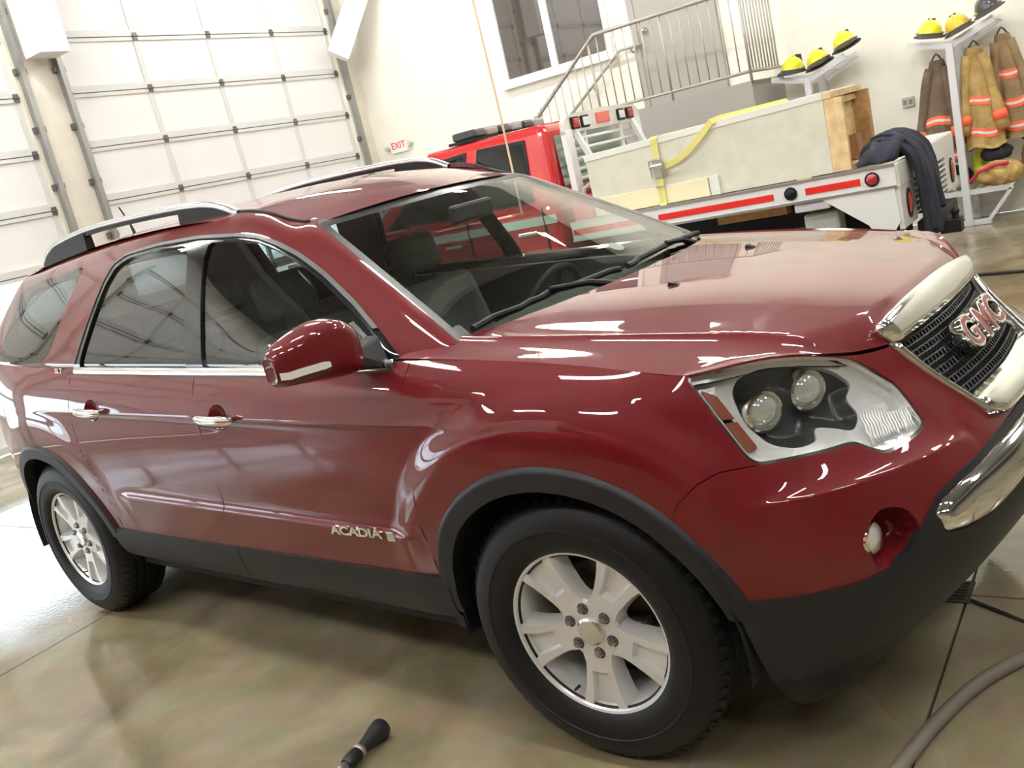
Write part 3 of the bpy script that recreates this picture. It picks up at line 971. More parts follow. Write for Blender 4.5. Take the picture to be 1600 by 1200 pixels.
    ramp = lambda V: .004 + .012 * np.clip((clad_top(V) - V[:, 2]) / .03, 0, 1)
    nmesh('bumper_skirt', [mirrored(shifted(up, ramp)), shifted(up, ramp)], GRYP, root, .02)
    nmesh('air_dam', [mirrored(dn), dn], BLK, root, .02, .010)
    cm = clip(skirt, ci)
    cb = renormal(shifted(cm, lambda V: .010 + .028 * np.clip(-ci(V) / .035, 0, 1) ** .5))
    nmesh('chrome_bumper_insert', [mirrored(cb), cb], CHR, root, .03)
    for cx in (0, WB):
        inner = .448
        ring = clip(clip(L, arch(cx, .512)), inv(arch(cx, inner)))
        if cx == 0:   # the flare stops where the skirt and the sill take over
            ring = clip(ring, lambda V: np.where(V[:, 0] > 0, .50, .40) - V[:, 2])
        else:
            ring = clip(ring, lambda V: np.where(V[:, 0] > WB, .46, .35) - V[:, 2])
        prof = lambda V, cx=cx: .014 * np.clip((.512 - np.hypot(V[:, 0] - cx, V[:, 2] - HUBZ)) / .012, 0, 1) ** .5
        two('wheel_arch_flare', renormal(shifted(ring, prof)), GRYP, .05)
    # -------- hood and roof
    edge = HOOD_EDGE
    pl = edge + [(x, -y) for x, y in edge[::-1][1:]] + [(x, -y) for x, y in COWL[::-1]] + COWL[1:]
    Hc = clip(H, lambda V: sd_poly(pl, XY)(V) + .003)
    hood = nmesh('hood', Hc, PAINT, root, .006)
    roof = nmesh('roof', [RF, mirrored(RF)], PAINT, root)
    # inner structure: dark shell behind the gaps, headliner, cowl
    sh = clip(clip(clip(L, inv(arch(0, .47))), inv(arch(WB, .47))), inv(both(lambda V: hl(V) - .006, front)))
    sh = clip(clip(sh, inv(fog)), lambda V: np.where(V[:, 2] < .56, np.where(V[:, 0] > .2, heel(V), .36 - V[:, 2]), -1.0))
    sh = clip(sh, inv(gro))
    nmesh('inner_shell', [shifted(sh, -.028), mirrored(shifted(sh, -.028))], DARK, root)
    hs = clip(H, lambda V: sd_poly(pl, XY)(V) - .004)
    nmesh('hood_inner', shifted(hs, -.03), DARK, root)
    nmesh('headliner', [shifted(RF, -.022), mirrored(shifted(RF, -.022))], mat('headliner_grey', (.42, .42, .40), .9), root)

    # -------- glass and pillars
    DLO = [(-.505,1.10),(-.520,1.150),(-.559,1.172),(-.648,1.238),(-.779,1.328),(-.939,1.424),(-1.087,1.504),(-1.19,1.552),(-1.291,1.590),(-1.396,1.612),(-1.627,1.636),
           (-1.909,1.645),(-2.157,1.638),(-2.255,1.612),(-2.315,1.55),(-2.395,1.41),(-2.465,1.28),(-2.50,1.235),(-2.50,1.10)]
    gF = [(-1.577,1.606),(-1.384,1.588),(-1.283,1.566),(-1.183,1.528),(-1.063,1.468),(-.915,1.386),(-.774,1.300),(-.71,1.252),(-.71,1.10),(-1.475,1.10)]
    gR = [(-1.675,1.612),(-1.909,1.622),(-2.13,1.616),(-2.225,1.592),(-2.285,1.535),(-2.36,1.40),(-2.44,1.24),(-2.44,1.10),(-1.585,1.10)]
    gQ = [(-3.40,1.262),(-3.41,1.30),(-3.36,1.46),(-3.32,1.575),(-3.25,1.598),(-2.902,1.617),(-2.60,1.632),(-2.575,1.62),(-2.655,1.49),(-2.79,1.262)]
    sideonly = lambda V: .60 - np.abs(V[:, 1])
    pD = both(sd_poly(round_poly(DLO, 1, .1), XZ), lambda V: np.where(V[:, 0] > -1.3, .62 - np.abs(V[:, 1]), -1.0))
    pGF = sd_poly(round_poly(gF, 2, .12), XZ); pGR = sd_poly(round_poly(gR, 2, .12), XZ); pGQ = sd_poly(round_poly(gQ, 2, .15), XZ)
    WS = [(-.3,1.10),(.770,1.10),(.768,1.158),(.700,1.315),(.640,1.445),(.575,1.582),(.55,1.596),(.3,1.603),(0,1.607),(-.3,1.607)]
    pW = both(sd_poly(WS, YZ), lambda V: -1.6 - V[:, 0])
    RW = round_poly([(-.6,1.30),(.60,1.31),(.52,1.585),(-.6,1.60)], 2, .15)
    pRW = both(sd_poly(RW, YZ), lambda V: V[:, 0] + 3.5)
    pil = clip(clip(clip(clip(G, inv(pD)), inv(pGQ)), inv(pW)), inv(pRW))
    nmesh('cabin_pillars', [mirrored(pil), pil], PAINT, root, .012)
    trim = clip(clip(clip(G, pD), inv(pGF)), inv(pGR))
    tprof = lambda V: .004 + .006 * np.clip(-pD(V) / .012, 0, 1)
    two('window_trim', renormal(shifted(trim, tprof)), GLOSS, .012)
    bead = clip(clip(G, pD), lambda V: -pD(V) - .010)
    bead = clip(bead, lambda V: 1.245 - V[:, 2])
    two('window_reveal_moulding', shifted(bead, .0125), mat('grey_moulding', (.10, .10, .10), .35, metal=.5), .004)
    # belt line chrome strip
    stripz = lambda V: np.array([shut_z(x) for x in V[:, 0]])
    bs = clip(clip(L, lambda V: V[:, 0] + .52), lambda V: -2.50 - V[:, 0])
    bs = clip(bs, lambda V: stripz(V) - .022 - V[:, 2])
    two('belt_chrome_strip', renormal(shifted(bs, lambda V: .008 + .006 * np.clip((V[:, 2] - stripz(V) + .022) / .010, 0, 1))), CHR, .01)
    two('front_window', clip(clip(G, pGF), lambda V: V[:, 2] * 0 - 1), GLF, 0)
    two('rear_window', clip(G, pGR), GLR, 0)
    two('quarter_window', clip(G, pGQ), GLR, 0, .001)
    ws = clip(G, pW); fr = lambda V: -pW(V) - np.where(V[:, 2] < 1.21, .05, .024)
    wso = nmesh('windscreen', [mirrored(clip(ws, inv(fr))), clip(ws, inv(fr))], GLW, root)
    nmesh('windscreen_border', [mirrored(clip(ws, fr)), clip(ws, fr)], mat('frit_black', (.014, .014, .015), .3, spec=.25), wso)
    nmesh('tailgate_window', [mirrored(clip(G, pRW)), clip(G, pRW)], GLR, root)

    # -------- surface look-ups
    def nose_pt(y, z, off=0.0):
        V, Nn, F = L
        k = V[:, 0] > .3
        VV, NN = V[k], Nn[k]
        i = np.argmin((VV[:, 1] - abs(y)) ** 2 + (VV[:, 2] - z) ** 2)
        v, n = VV[i], NN[i]
        x = v[0] - (n[1] * (abs(y) - v[1]) + n[2] * (z - v[2])) / n[0]
        return np.array([x + off, y, z])
    def side_pt(x, z, off=0.0):
        V, Nn, F = L
        k = (V[:, 1] > .6)
        VV, NN = V[k], Nn[k]
        i = np.argmin((VV[:, 0] - x) ** 2 + (VV[:, 2] - z) ** 2)
        v, n = VV[i], NN[i]
        return np.array([x, v[1] - (n[0] * (x - v[0]) + n[2] * (z - v[2])) / n[1] + off, z])
    def q_pt(q, z):
        V, Nn, F = L
        k = V[:, 0] > .3
        VV, NN = V[k], Nn[k]
        i = np.argmin((VV[:, 0] - VV[:, 1] - q) ** 2 + (VV[:, 2] - z) ** 2)
        return VV[i], NN[i]

    # -------- grille: frame, mesh, bar, letters
    grl = empty('grille'); grl.parent = root
    bb = []
    for y in np.linspace(-.300, .300, 41):
        a = abs(y) / .300; lift = .020 * np.clip((a - .80) / .2, 0, 1) ** 2
        bb.append([nose_pt(y, z + lift * k, o_) for z, o_, k in ((.764,-.012,1),(.766,.010,1),(.774,.024,1),(.796,.030,.6),(.815,.026,.2),(.823,.012,0),(.824,-.03,0))])
    grid_mesh('grille_lower_bar', bb, CHR, grl, caps=True)
    for sy in (-1, 1):
        g_ = []
        for t in np.linspace(0, 1, 17):
            y = .372 - .078 * t ** 1.15; z = .992 - .212 * t
            w_ = .0085
            g_.append([nose_pt(sy * (y + dy), z + dz, o_) for dy, dz, o_ in ((w_,0,-.012),(w_,0,.010),(.3*w_,0,.020),(-.6*w_,0,.018),(-w_,0,.006),(-w_,0,-.03))])
        grid_mesh('grille_side_strip', g_, CHR, grl, caps=True)
    bk = clip(L, gri)
    nmesh('grille_backing', [mirrored(shifted(bk, -.055)), shifted(bk, -.055)], DARK, grl)
    mb = MB(); zs = np.arange(.815, .995, .0135)
    for r, z in enumerate(zs):
        hw = np.interp(z, [.80, .838, .905, .985, 1.0], [.26, .296, .328, .350, .352])
        ys = np.arange(-hw, hw + .001, .03)
        mb.tube([nose_pt(y, z, -.016) for y in ys], .0026, 4)
        if r < len(zs) - 1:
            for y in np.arange(-.342 + (.010 if r % 2 else 0), .343, .020):
                if abs(y) < hw - .004:
                    mb.bar(nose_pt(y, z, -.017), nose_pt(y + (.006 if r % 2 else -.006), z + .0135, -.017), .0036, .006)
    tag(mb.build('grille_mesh', mat('grille_mesh_black', (.02, .02, .022), .35, metal=.3), grl), kind='stuff')
    # chrome bar on the leading edge of the hood
    ys = np.linspace(-.412, .412, 41); g = []
    for y in ys:
        a = abs(y) / .412
        T = np.array([.676 - .006 * a ** 2, y, 1.072 - .026 * a ** 2.2]); B = np.array([.722 - .020 * a ** 2, y * .90, .986 - .000 * a])
        e = np.clip((1 - a) / .05, 0, 1) ** .5
        mid = (T + B) / 2; T = mid + (T - mid) * (.74 + .26 * e); B = mid + (B - mid) * (.74 + .26 * e)
        nrm = np.array([.80, 0, .60]); rr = []
        for t, h in ((0, -.03), (0, .004), (.08, .016), (.3, .022), (.6, .022), (.9, .014), (1, .004), (1, -.03)):
            rr.append(T * (1 - t) + B * t + nrm * h * (.4 + .6 * e))
        g.append(rr)
    grid_mesh('grille_header_bar', g, CHR, grl, closed_v=True, caps=True)
    em = empty('emblem'); em.parent = grl
    nn = Vector((.84, 0, .54))
    for ch, y in (('G', -.112), ('M', 0.004), ('C', .114)):
        pt = nose_pt(y, .930, .026)
        mw = frame_matrix(pt, (0, 1, 0), Vector((-.5, 0, .84)))
        lt = text_obj('emblem_letter', ch, .118, CHR, em, mw, extrude=.018, sx=1.05, bevel=.002, font_offset=.006)
        text_obj('letter_face', ch, .118, mat('emblem_red', (.30, .012, .015), .25, coat=.6), lt, mw @ Matrix.Translation((0, 0, .0195)), extrude=.0015, sx=1.05, font_offset=.0005)

    # -------- headlights
    AMB = mat('amber_reflector', (.24, .060, .028), .3, coat=.6)
    REF = mat('lamp_reflector', (.88, .88, .87), .25, metal=.45, bump=(60, .12))
    EYE = mat('lamp_bezel_grey', (.040, .044, .044), .3, metal=.3)
    HH = clip(clip(L, front), hl)
    EYEP = [(-.325,1.018),(-.293,1.046),(-.199,1.052),(-.058,1.030),(.06,1.0),(.135,.955),(.085,.935),(.112,.897),(.06,.872),(-.02,.895),(-.075,.905),(-.085,.877),(-.17,.874),(-.25,.895),(-.31,.95)]
    AMBP = [(-.440,1.044),(-.385,1.020),(-.302,.893),(-.338,.889),(-.388,.966)]
    eye = sd_poly(round_poly(EYEP, 2, .2), QZ); amb = sd_poly(AMBP, QZ)
    for mir in (True, False):
        f = mirrored if mir else (lambda M: M)
        hd = empty('headlight'); hd.parent = root
        rim = lambda V: -hl(V) - .007
        housing = clip(clip(clip(HH, inv(rim)), inv(eye)), inv(amb))
        nmesh('reflector', f(shifted(housing, lambda V: -.022 - .018 * np.clip(-hl(V) / .05, 0, 1))), REF, hd, .02)
        nmesh('lens_frame', f(clip(HH, rim)), CHR, hd, .03, -.003)
        nmesh('lamp_bezel', f(renormal(shifted(clip(HH, eye), lambda V: -.045 - .03 * np.clip(-eye(V) / .03, 0, 1)))), EYE, hd, .0)
        A = clip(clip(HH, amb), inv(sd_line([(-.42, .966), (-.30, .958)], QZ, .004)))
        nmesh('amber_reflector', f(A), AMB, hd, .01, -.018)
        nmesh('lens', f(HH), LENS, hd, 0, -.001)
        sy = -1 if mir else 1
        for q, z in ((-.225, .952), (-.052, .962)):
            p, n = q_pt(q, z)
            p = p * [1, sy, 1]; d = Vector((.86, .50 * sy, .0)).normalized()
            rot = Vector((0, 0, 1)).rotation_difference(d).to_matrix()
            c = Vector(p) - d * .075
            pr = MB().lathe([(.0, -.02), (.046, -.02), (.050, .030), (.050, .042), (.044, .045), (.040, .034)], 28, 'z', c, True, rot).build('projector', CHR, hd, auto=35)
            MB().lathe([(.041, .034), (.034, .046), (.018, .053), (.0, .055)], 28, 'z', c, False, rot).build('projector_lens', mat('projector_glass', (.75, .77, .75), .06, metal=.6), pr, smooth=True)
        # inner corner lamp ribs
        rb = MB()
        for k in range(17):
            q = .085 + .0115 * k
            pts = []
            for z in np.linspace(.835, .90 - .002 * k, 6):
                p, n = q_pt(q + (z - .835) * .10, z); p = p - n * .020
                pts.append(p * [1, sy, 1])
            rb.tube(pts, .0034, 5)
        tag(rb.build('corner_lamp_ribs', REF, hd, smooth=True), kind='stuff')
    # fog lamps in scooped pockets
    for mir in (True, False):
        f = mirrored if mir else (lambda M: M); sy = -1 if mir else 1
        fg = empty('fog_light'); fg.parent = root
        FP = clip(clip(L, front), fog)
        dep = lambda V: -.075 * np.clip(-fog(V) / .03, 0, 1) ** .7 * np.clip((V[:, 0] - np.abs(V[:, 1]) + .09) / .14, .25, 1)
        nmesh('fog_pocket', f(renormal(shifted(FP, dep))), PAINT, fg)
        p, n = q_pt(-.045, .645); p = p * [1, sy, 1]
        d = Vector((1, 0, 0)); rot = Vector((0, 0, 1)).rotation_difference(d).to_matrix()
        c = Vector(p) + Vector((-.022, .022 * -sy, 0))
        MB().lathe([(.0, -.03), (.043, -.03), (.043, .008), (.036, .012)], 28, 'z', c, True, rot).build('lamp_body', CHR, fg, auto=35)
        MB().lathe([(.038, .010), (.026, .020), (.0, .025)], 28, 'z', c, False, rot).build('lamp_lens', mat('fog_glass', (.80, .80, .76), .1, metal=.5), fg, smooth=True)

    # -------- door handles
    for sy in (-1, 1):
        for c, doors in ((hF, fdoors), (hR, rdoors)):
            par = doors[0] if sy < 0 else doors[1]
            g = []
            for t in np.linspace(-1, 1, 17):
                x = c[0] + .118 * t; zc = c[1] - .026 * .118 * t
                y0 = side_pt(x, zc)[1]
                k = (1 - abs(t) ** 4) ** .5 if abs(t) < 1 else 0
                out = .020 + .014 * (1 - t * t); hw = .019 * (.35 + .65 * k); th = .009 * (.3 + .7 * k)
                g.append([(x, sy * (y0 + out + th * math.cos(a)), zc + hw * math.sin(a)) for a in np.linspace(0, 2 * PI, 12, endpoint=False)])
            grid_mesh('door_handle', g, CHR, par, closed_v=True)
            for t in (-.92, .92):
                x = c[0] + .118 * t; zc = c[1]
                p = side_pt(x, zc)
                MB().box((x, sy * (p[1] + .010), zc), (.022, .030, .020)).build('handle_foot', CHR, par, bevel=.004)
    # -------- mirror on the near side (the far one does not show in the photograph)
    for sy in (-1,):
        mr = empty('door_mirror'); mr.parent = root
        secs = [  # y, x centre, z centre, half x, half z
            (.985, -.585, 1.232, .030, .045), (1.00, -.588, 1.240, .052, .068), (1.03, -.590, 1.250, .066, .086), (1.08, -.598, 1.262, .072, .090),
            (1.14, -.612, 1.262, .070, .080), (1.19, -.628, 1.256, .062, .066), (1.225, -.642, 1.248, .050, .054), (1.24, -.650, 1.244, .028, .036)]
        g = []
        for (y, xc, zc, hx, hz) in secs:
            ring = []
            for a in np.linspace(0, 2 * PI, 28, endpoint=False):
                ca, sa = math.cos(a), math.sin(a)
                e = .52
                ex = abs(ca) ** e * (1 if ca > 0 else -1); ez = abs(sa) ** e * (1 if sa > 0 else -1)
                ring.append((xc + hx * (ex if ex > 0 else ex * .75), sy * y, zc + hz * ez * (1 - .12 * max(0, ex))))
            g.append(ring)
        cp = grid_mesh('mirror_cap', g, PAINT, mr, closed_v=True, caps=True)
        md = cp.modifiers.new('sub', 'SUBSURF'); md.levels = 1; md.render_levels = 2
        # indicator lamp on the lower front edge of the cap
        s_ = []
        for t in np.linspace(0, 1, 9):
            y = 1.120 + .116 * t
            i = np.interp(y, [s[0] for s in secs], range(len(secs))); xc, zc, hx, hz = [np.interp(y, [s[0] for s in secs], [s[k] for s in secs]) for k in (1, 2, 3, 4)]
            fx = xc + hx * .955; zz = zc - hz * .46 + .004
            h = .0100 * (1 if t > .12 else .7)
            s_.append([(fx - .010, sy * y, zz + h), (fx + .006, sy * (y + .002), zz + h), (fx + .006, sy * (y + .002), zz - h), (fx - .010, sy * y, zz - h)])
        grid_mesh('mirror_indicator', s_, mat('indicator_white', (.85, .85, .82), .15, coat=.5, bump=(300, .3)), mr, closed_v=True, smooth=False)
        MB().box((-.668, sy * 1.11, 1.255), (.01, .20, .12)).build('mirror_glass', mat('mirror_silver', (.9, .9, .9), .02, metal=1), mr, bevel=.02)
        # black arm and sail
        MB().hexa([(-.66, sy*.90, 1.150), (-.545, sy*.90, 1.150), (-.555, sy*1.02, 1.176), (-.65, sy*1.02, 1.176),
                   (-.675, sy*.875, 1.245), (-.60, sy*.875, 1.245), (-.56, sy*1.01, 1.225), (-.65, sy*1.01, 1.225)]).build('mirror_arm', BLK, mr, bevel=.012, seg=3)
        pts = [(-.71, 1.16), (-.535, 1.155), (-.575, 1.195), (-.66, 1.255), (-.71, 1.288)]
        vs = []
        for offy in (.006, .024):
            for (x, z) in pts:
                kk = (z - 1.165) / .51
                vs.append((x, sy * (.926 - .255 * kk * .92 - (x + 1.2) * .03 * (1 - kk) + offy), z))
        n = len(pts)
        MB().add(vs, [tuple(range(n)), tuple(range(n, 2 * n))] + [(i, (i + 1) % n, n + (i + 1) % n, n + i) for i in range(n)]).build('mirror_sail', GLOSS, mr)
    # -------- roof rails
    for sy in (-1, 1):
        rr = empty('roof_rail'); rr.parent = root
        rx = [-3.235, -3.18, -3.06, -2.74, -2.45, -2.16, -1.90, -1.73, -1.64, -1.57, -1.515]
        rz = [1.690, 1.728, 1.764, 1.790, 1.790, 1.782, 1.772, 1.758, 1.742, 1.716, 1.688]
        g = []; u = []
        xs = np.interp(np.linspace(0, len(rx) - 1, 45), range(len(rx)), rx); zs_ = np.interp(np.linspace(0, len(rx) - 1, 45), range(len(rx)), rz)
        zs_ = np.convolve(np.pad(zs_, 2, 'edge'), np.ones(5) / 5, 'valid')
        yy = [.602 - .05 * max(0, -2.6 - x) - .06 * max(0, x + 1.75) for x in xs]
        for x, z, y in zip(xs, zs_, yy):
            g.append([(x, sy * (y + dy), z + dz) for dy, dz in ((-.016, -.016), (-.020, -.004), (-.014, .006), (0, .010), (.014, .006), (.020, -.004), (.016, -.016))])
            u.append([(x, sy * (y + dy), z + dz) for dy, dz in ((-.013, -.030), (-.013, -.014), (.013, -.014), (.013, -.030))])
        grid_mesh('rail_bar', g, SIL, rr, closed_v=True); grid_mesh('rail_underside', u, BLK, rr, closed_v=True, smooth=False)
        for x0, x1 in ((-3.235, -2.66), (-1.90, -1.515)):
            k = [(x, z, y) for x, z, y in zip(xs, zs_, yy) if x0 - .001 <= x <= x1 + .001]
            g = []
            for x, z, y in k:
                zb = roof_edge_z(x) - .030
                g.append([(x, sy * (y - .020), zb), (x, sy * (y - .017), z - .012), (x, sy * (y + .017), z - .012), (x, sy * (y + .026), zb)])
            grid_mesh('rail_foot', g, BLK, rr, closed_v=True, smooth=False, caps=True)
    for sy in (-1, 1):
        g = []
        for t in np.linspace(0, 1, 15):
            x = -1.53 + .375 * t; y = .592 - .030 * t ** 1.5
            i = np.argmin((G[0][:, 0] - x) ** 2 + (G[0][:, 1] - y) ** 2); i2 = np.argmin((RF[0][:, 0] - x) ** 2 + (RF[0][:, 1] - y) ** 2)
            g.append((x, sy * y, max(G[0][i, 2], RF[0][i2, 2]) + .001))
        g = [tuple(np.mean([g[max(0, k - 1)], g[k], g[min(14, k + 1)]], axis=0)) for k in range(15)]
        MB().tube(g, .007, 8).build('roof_ditch_moulding', BLK, root, smooth=True)
    MB().tube([(-3.36, 0, 1.70), (-3.39, 0, 1.80), (-3.45, 0, 1.895)], [.012, .006, .004], 8).build('antenna', BLK, root)
    # -------- wipers and cowl
    cw = []
    for t in np.linspace(-1, 1, 31):
        y = .80 * t; xh = np.interp(abs(y), [c[1] for c in COWL], [c[0] for c in COWL]); 
        xw = -.265 - .11 * abs(t) ** 2.2
        cw.append([(xh + .06, y, 1.118), (xh + .01, y, 1.138), ((xh + xw) / 2, y, 1.143), (xw - .03, y, 1.140), (xw - .05, y, 1.11)])
    grid_mesh('cowl_panel', cw, BLK, root)
    def ws_pt(y, z, off=.0):
        V, Nn, F = G
        k = (V[:, 0] > -1.3) & (V[:, 1] < .77)
        VV, NN = V[k], Nn[k]
        i = np.argmin((VV[:, 1] - abs(y)) ** 2 + (VV[:, 2] - z) ** 2)
        return VV[i] * [1, 1 if y >= 0 else -1, 1] + NN[i] * [1, 1 if y >= 0 else -1, 1] * off
    for (a, b, piv) in (((-.70, 1.178), (-.02, 1.192), (-.10, -.22)), ((.02, 1.19), (.70, 1.178), (.60, -.33))):
        wp = empty('wiper'); wp.parent = root
        pts = [ws_pt(a[0] + (b[0] - a[0]) * t, a[1] + (b[1] - a[1]) * t + .012 * math.sin(PI * t), .022) for t in np.linspace(0, 1, 15)]
        MB().tube(pts, .011, 8).build('wiper_blade', BLK, wp)
        m_ = ws_pt((a[0] + b[0]) / 2, (a[1] + b[1]) / 2 + .012, .034)
        MB().tube([(piv[1], piv[0], 1.165), m_ * .5 + np.array([piv[1], piv[0], 1.165]) * .5 + np.array([0, 0, .016]), m_], [.016, .011, .008], 8).build('wiper_arm', BLK, wp)
    for y in (-.266, .266):
        MB().hexa([(.03, y-.014, 1.176), (.075, y-.010, 1.170), (.075, y+.010, 1.170), (.03, y+.014, 1.176), (.035, y-.01, 1.192), (.06, y-.006, 1.184), (.06, y+.006, 1.184), (.035, y+.01, 1.192)]).build('washer_nozzle', BLK, hood)
    # -------- badges
    p = side_pt(-.795, .640, .0)
    for sy in (-1,):
        def bm(x, z): 
            q = side_pt(x, z, .003)
            return frame_matrix((q[0], -q[1], q[2]), (1, 0, .02), (0, -.0, 1))
        text_obj('name_badge', 'ACADIA', .041, CHR, fdoors[0], bm(-.805, .646), extrude=.004, sx=1.62, font_offset=.0013)
        MB().box(Vector((-.642, -side_pt(-.642, .643)[1] - .002, .645)), (.034, .008, .032)).build('square_badge', CHR, fdoors[0], bevel=.003)
        q = side_pt(-2.665, 1.222, .003)
        text_obj('trim_badge', 'SLT', .030, CHR, root, frame_matrix((q[0], -q[1], q[2]), (1, 0, -.04), (0, .25, 1)), extrude=.003, sx=1.5, font_offset=.001)
    # windscreen sticker
    c = ws_pt(.2, 1.262, -.004); nrm = Vector((.5, 0, .86))
    rot = Vector((0, 0, 1)).rotation_difference(nrm).to_matrix()
    MB().lathe([(.0, -.001), (.030, -.001), (.030, .001), (.0, .001)], 24, 'z', Vector(c), True, rot).build('round_sticker', mat('sticker_pale', (.55, .6, .55), .6), wso)
    return root, L, G, side_pt, nose_pt, PAINT, BLK, DARK, CHR
SUV = build_suv()
# ================================================================ wheels, wheel wells, cabin of the SUV
def build_wheel():
    """wheel in its own frame: axle along y, outer face towards -y, centre at the origin"""
    RUB = mat('tyre_rubber', (.0075, .0075, .008), .5, spec=.3, bump=(220, .15))
    ALY = mat('painted_alloy', (.80, .80, .79), .28, metal=.35, coat=.3)
    ALM = mat('machined_alloy', (.80, .79, .76), .18, metal=.9)
    DRK = mat('brake_dark', (.05, .045, .04), .6, metal=.4)
    w = empty('road_wheel')
    prof = [(.225,-.098),(.246,-.118),(.262,-.128),(.285,-.133),(.305,-.134),(.307,-.1365),(.312,-.1365),(.314,-.134),(.335,-.130),(.356,-.122),(.370,-.112),(.380,-.100),(.387,-.084),
            (.3895,-.068),(.3895,-.060),(.382,-.058),(.382,-.050),(.3905,-.048),(.391,-.020),(.383,-.018),(.383,-.010),(.391,-.008),(.391,.008),(.383,.010),(.383,.018),(.391,.020),
            (.3905,.048),(.382,.050),(.382,.058),(.3895,.060),(.3895,.068),(.387,.084),(.370,.112),(.335,.130),(.285,.133),(.246,.118),(.225,.098)]
    tr = MB().lathe(prof, 72, 'y', cap=False).build('tyre', RUB, w, auto=30)
    # shoulder blocks
    tb = MB()
    for k in range(60):
        a = 2 * PI * k / 60
        for s in (-1, 1):
            R = Matrix.Rotation(-a, 3, 'Y')
            tb.box(R @ Vector((.3795, s * .0965, 0)), (.010, .024, .020), R @ Matrix.Rotation(s * .75, 3, 'Z'))
    tag(tb.build('tread_blocks', RUB, tr), kind='stuff')
    rim = MB().lathe([(.214,.09),(.214,-.02),(.219,-.060),(.228,-.098),(.234,-.110),(.2435,-.114),(.2465,-.110),(.2465,-.098),(.235,-.09),(.225,.09)], 72, 'y', cap=False).build('rim', ALY, w, auto=30)
    # five broad spokes with a sunk channel
    for k in range(5):
        a = -PI / 2 + 2 * PI * k / 5
        R = Matrix.Rotation(-a, 3, 'Y')
        g = []
        for r, hw, f in ((.070,.052,-.092),(.100,.046,-.094),(.125,.049,-.096),(.135,.051,-.097),(.160,.056,-.100),(.190,.064,-.103),(.212,.073,-.104),(.226,.080,-.104)):
            ch = .017 if r > .13 else .0
            row = [(-hw*1.06, -.045), (-hw, f + .018), (-hw*.88, f), (-hw*.50, f), (-hw*.42, f + ch), (hw*.42, f + ch), (hw*.50, f), (hw*.88, f), (hw, f + .018), (hw*1.06, -.045)]
            g.append([R @ Vector((r, y, t)) for t, y in row])
        o = grid_mesh('spoke', g, ALY, w, smooth=False)
        o.data.polygons.foreach_set('use_smooth', [True] * len(o.data.polygons)); o.data.set_sharp_from_angle(angle=math.radians(28))
    hub = MB().lathe([(.095,-.040),(.092,-.086),(.082,-.093),(.040,-.093)], 40, 'y', cap=False).build('hub_disc', ALY, w, auto=30)
    MB().lathe([(.0415,-.090),(.040,-.100),(.034,-.105),(.0,-.106)], 32, 'y', cap=False).build('centre_cap', ALM, w, auto=30)
    for k in range(6):
        a = PI / 6 + 2 * PI * k / 6 + .18
        c = (.066 * math.cos(a), 0, .066 * math.sin(a))
        MB().lathe([(.0165,-.088),(.0165,-.0945),(.0135,-.0945)], 20, 'y', c, cap=False).build('lug_pocket', DRK, w)
        MB().lathe([(.0125,-.086),(.0125,-.102),(.009,-.107),(.0,-.108)], 6, 'y', c, cap=False).build('lug_nut', mat('lug_chrome', (.35, .34, .33), .25, metal=.9), w)
    MB().lathe([(.06,.0),(.165,-.002),(.165,.02),(.06,.022)], 48, 'y').build('brake_disc', mat('brake_rust', (.16, .11, .08), .45, metal=.7), w)
    MB().box((.115, -.012, -.06), (.07, .07, .16)).build('brake_caliper', DRK, w, bevel=.012)
    MB().lathe([(.0,.06),(.213,.06)], 48, 'y', cap=False).build('rim_shade_disc', mat('wheel_shadow', (.012, .012, .012), .8), w)  # black disc stands for the shade behind the spokes
    MB().tube([(-.090, -.085, -.190), (-.086, -.112, -.184)], [.0045, .004], 8).build('valve_stem', mat('valve_black', (.02, .02, .02), .5), w)
    return w

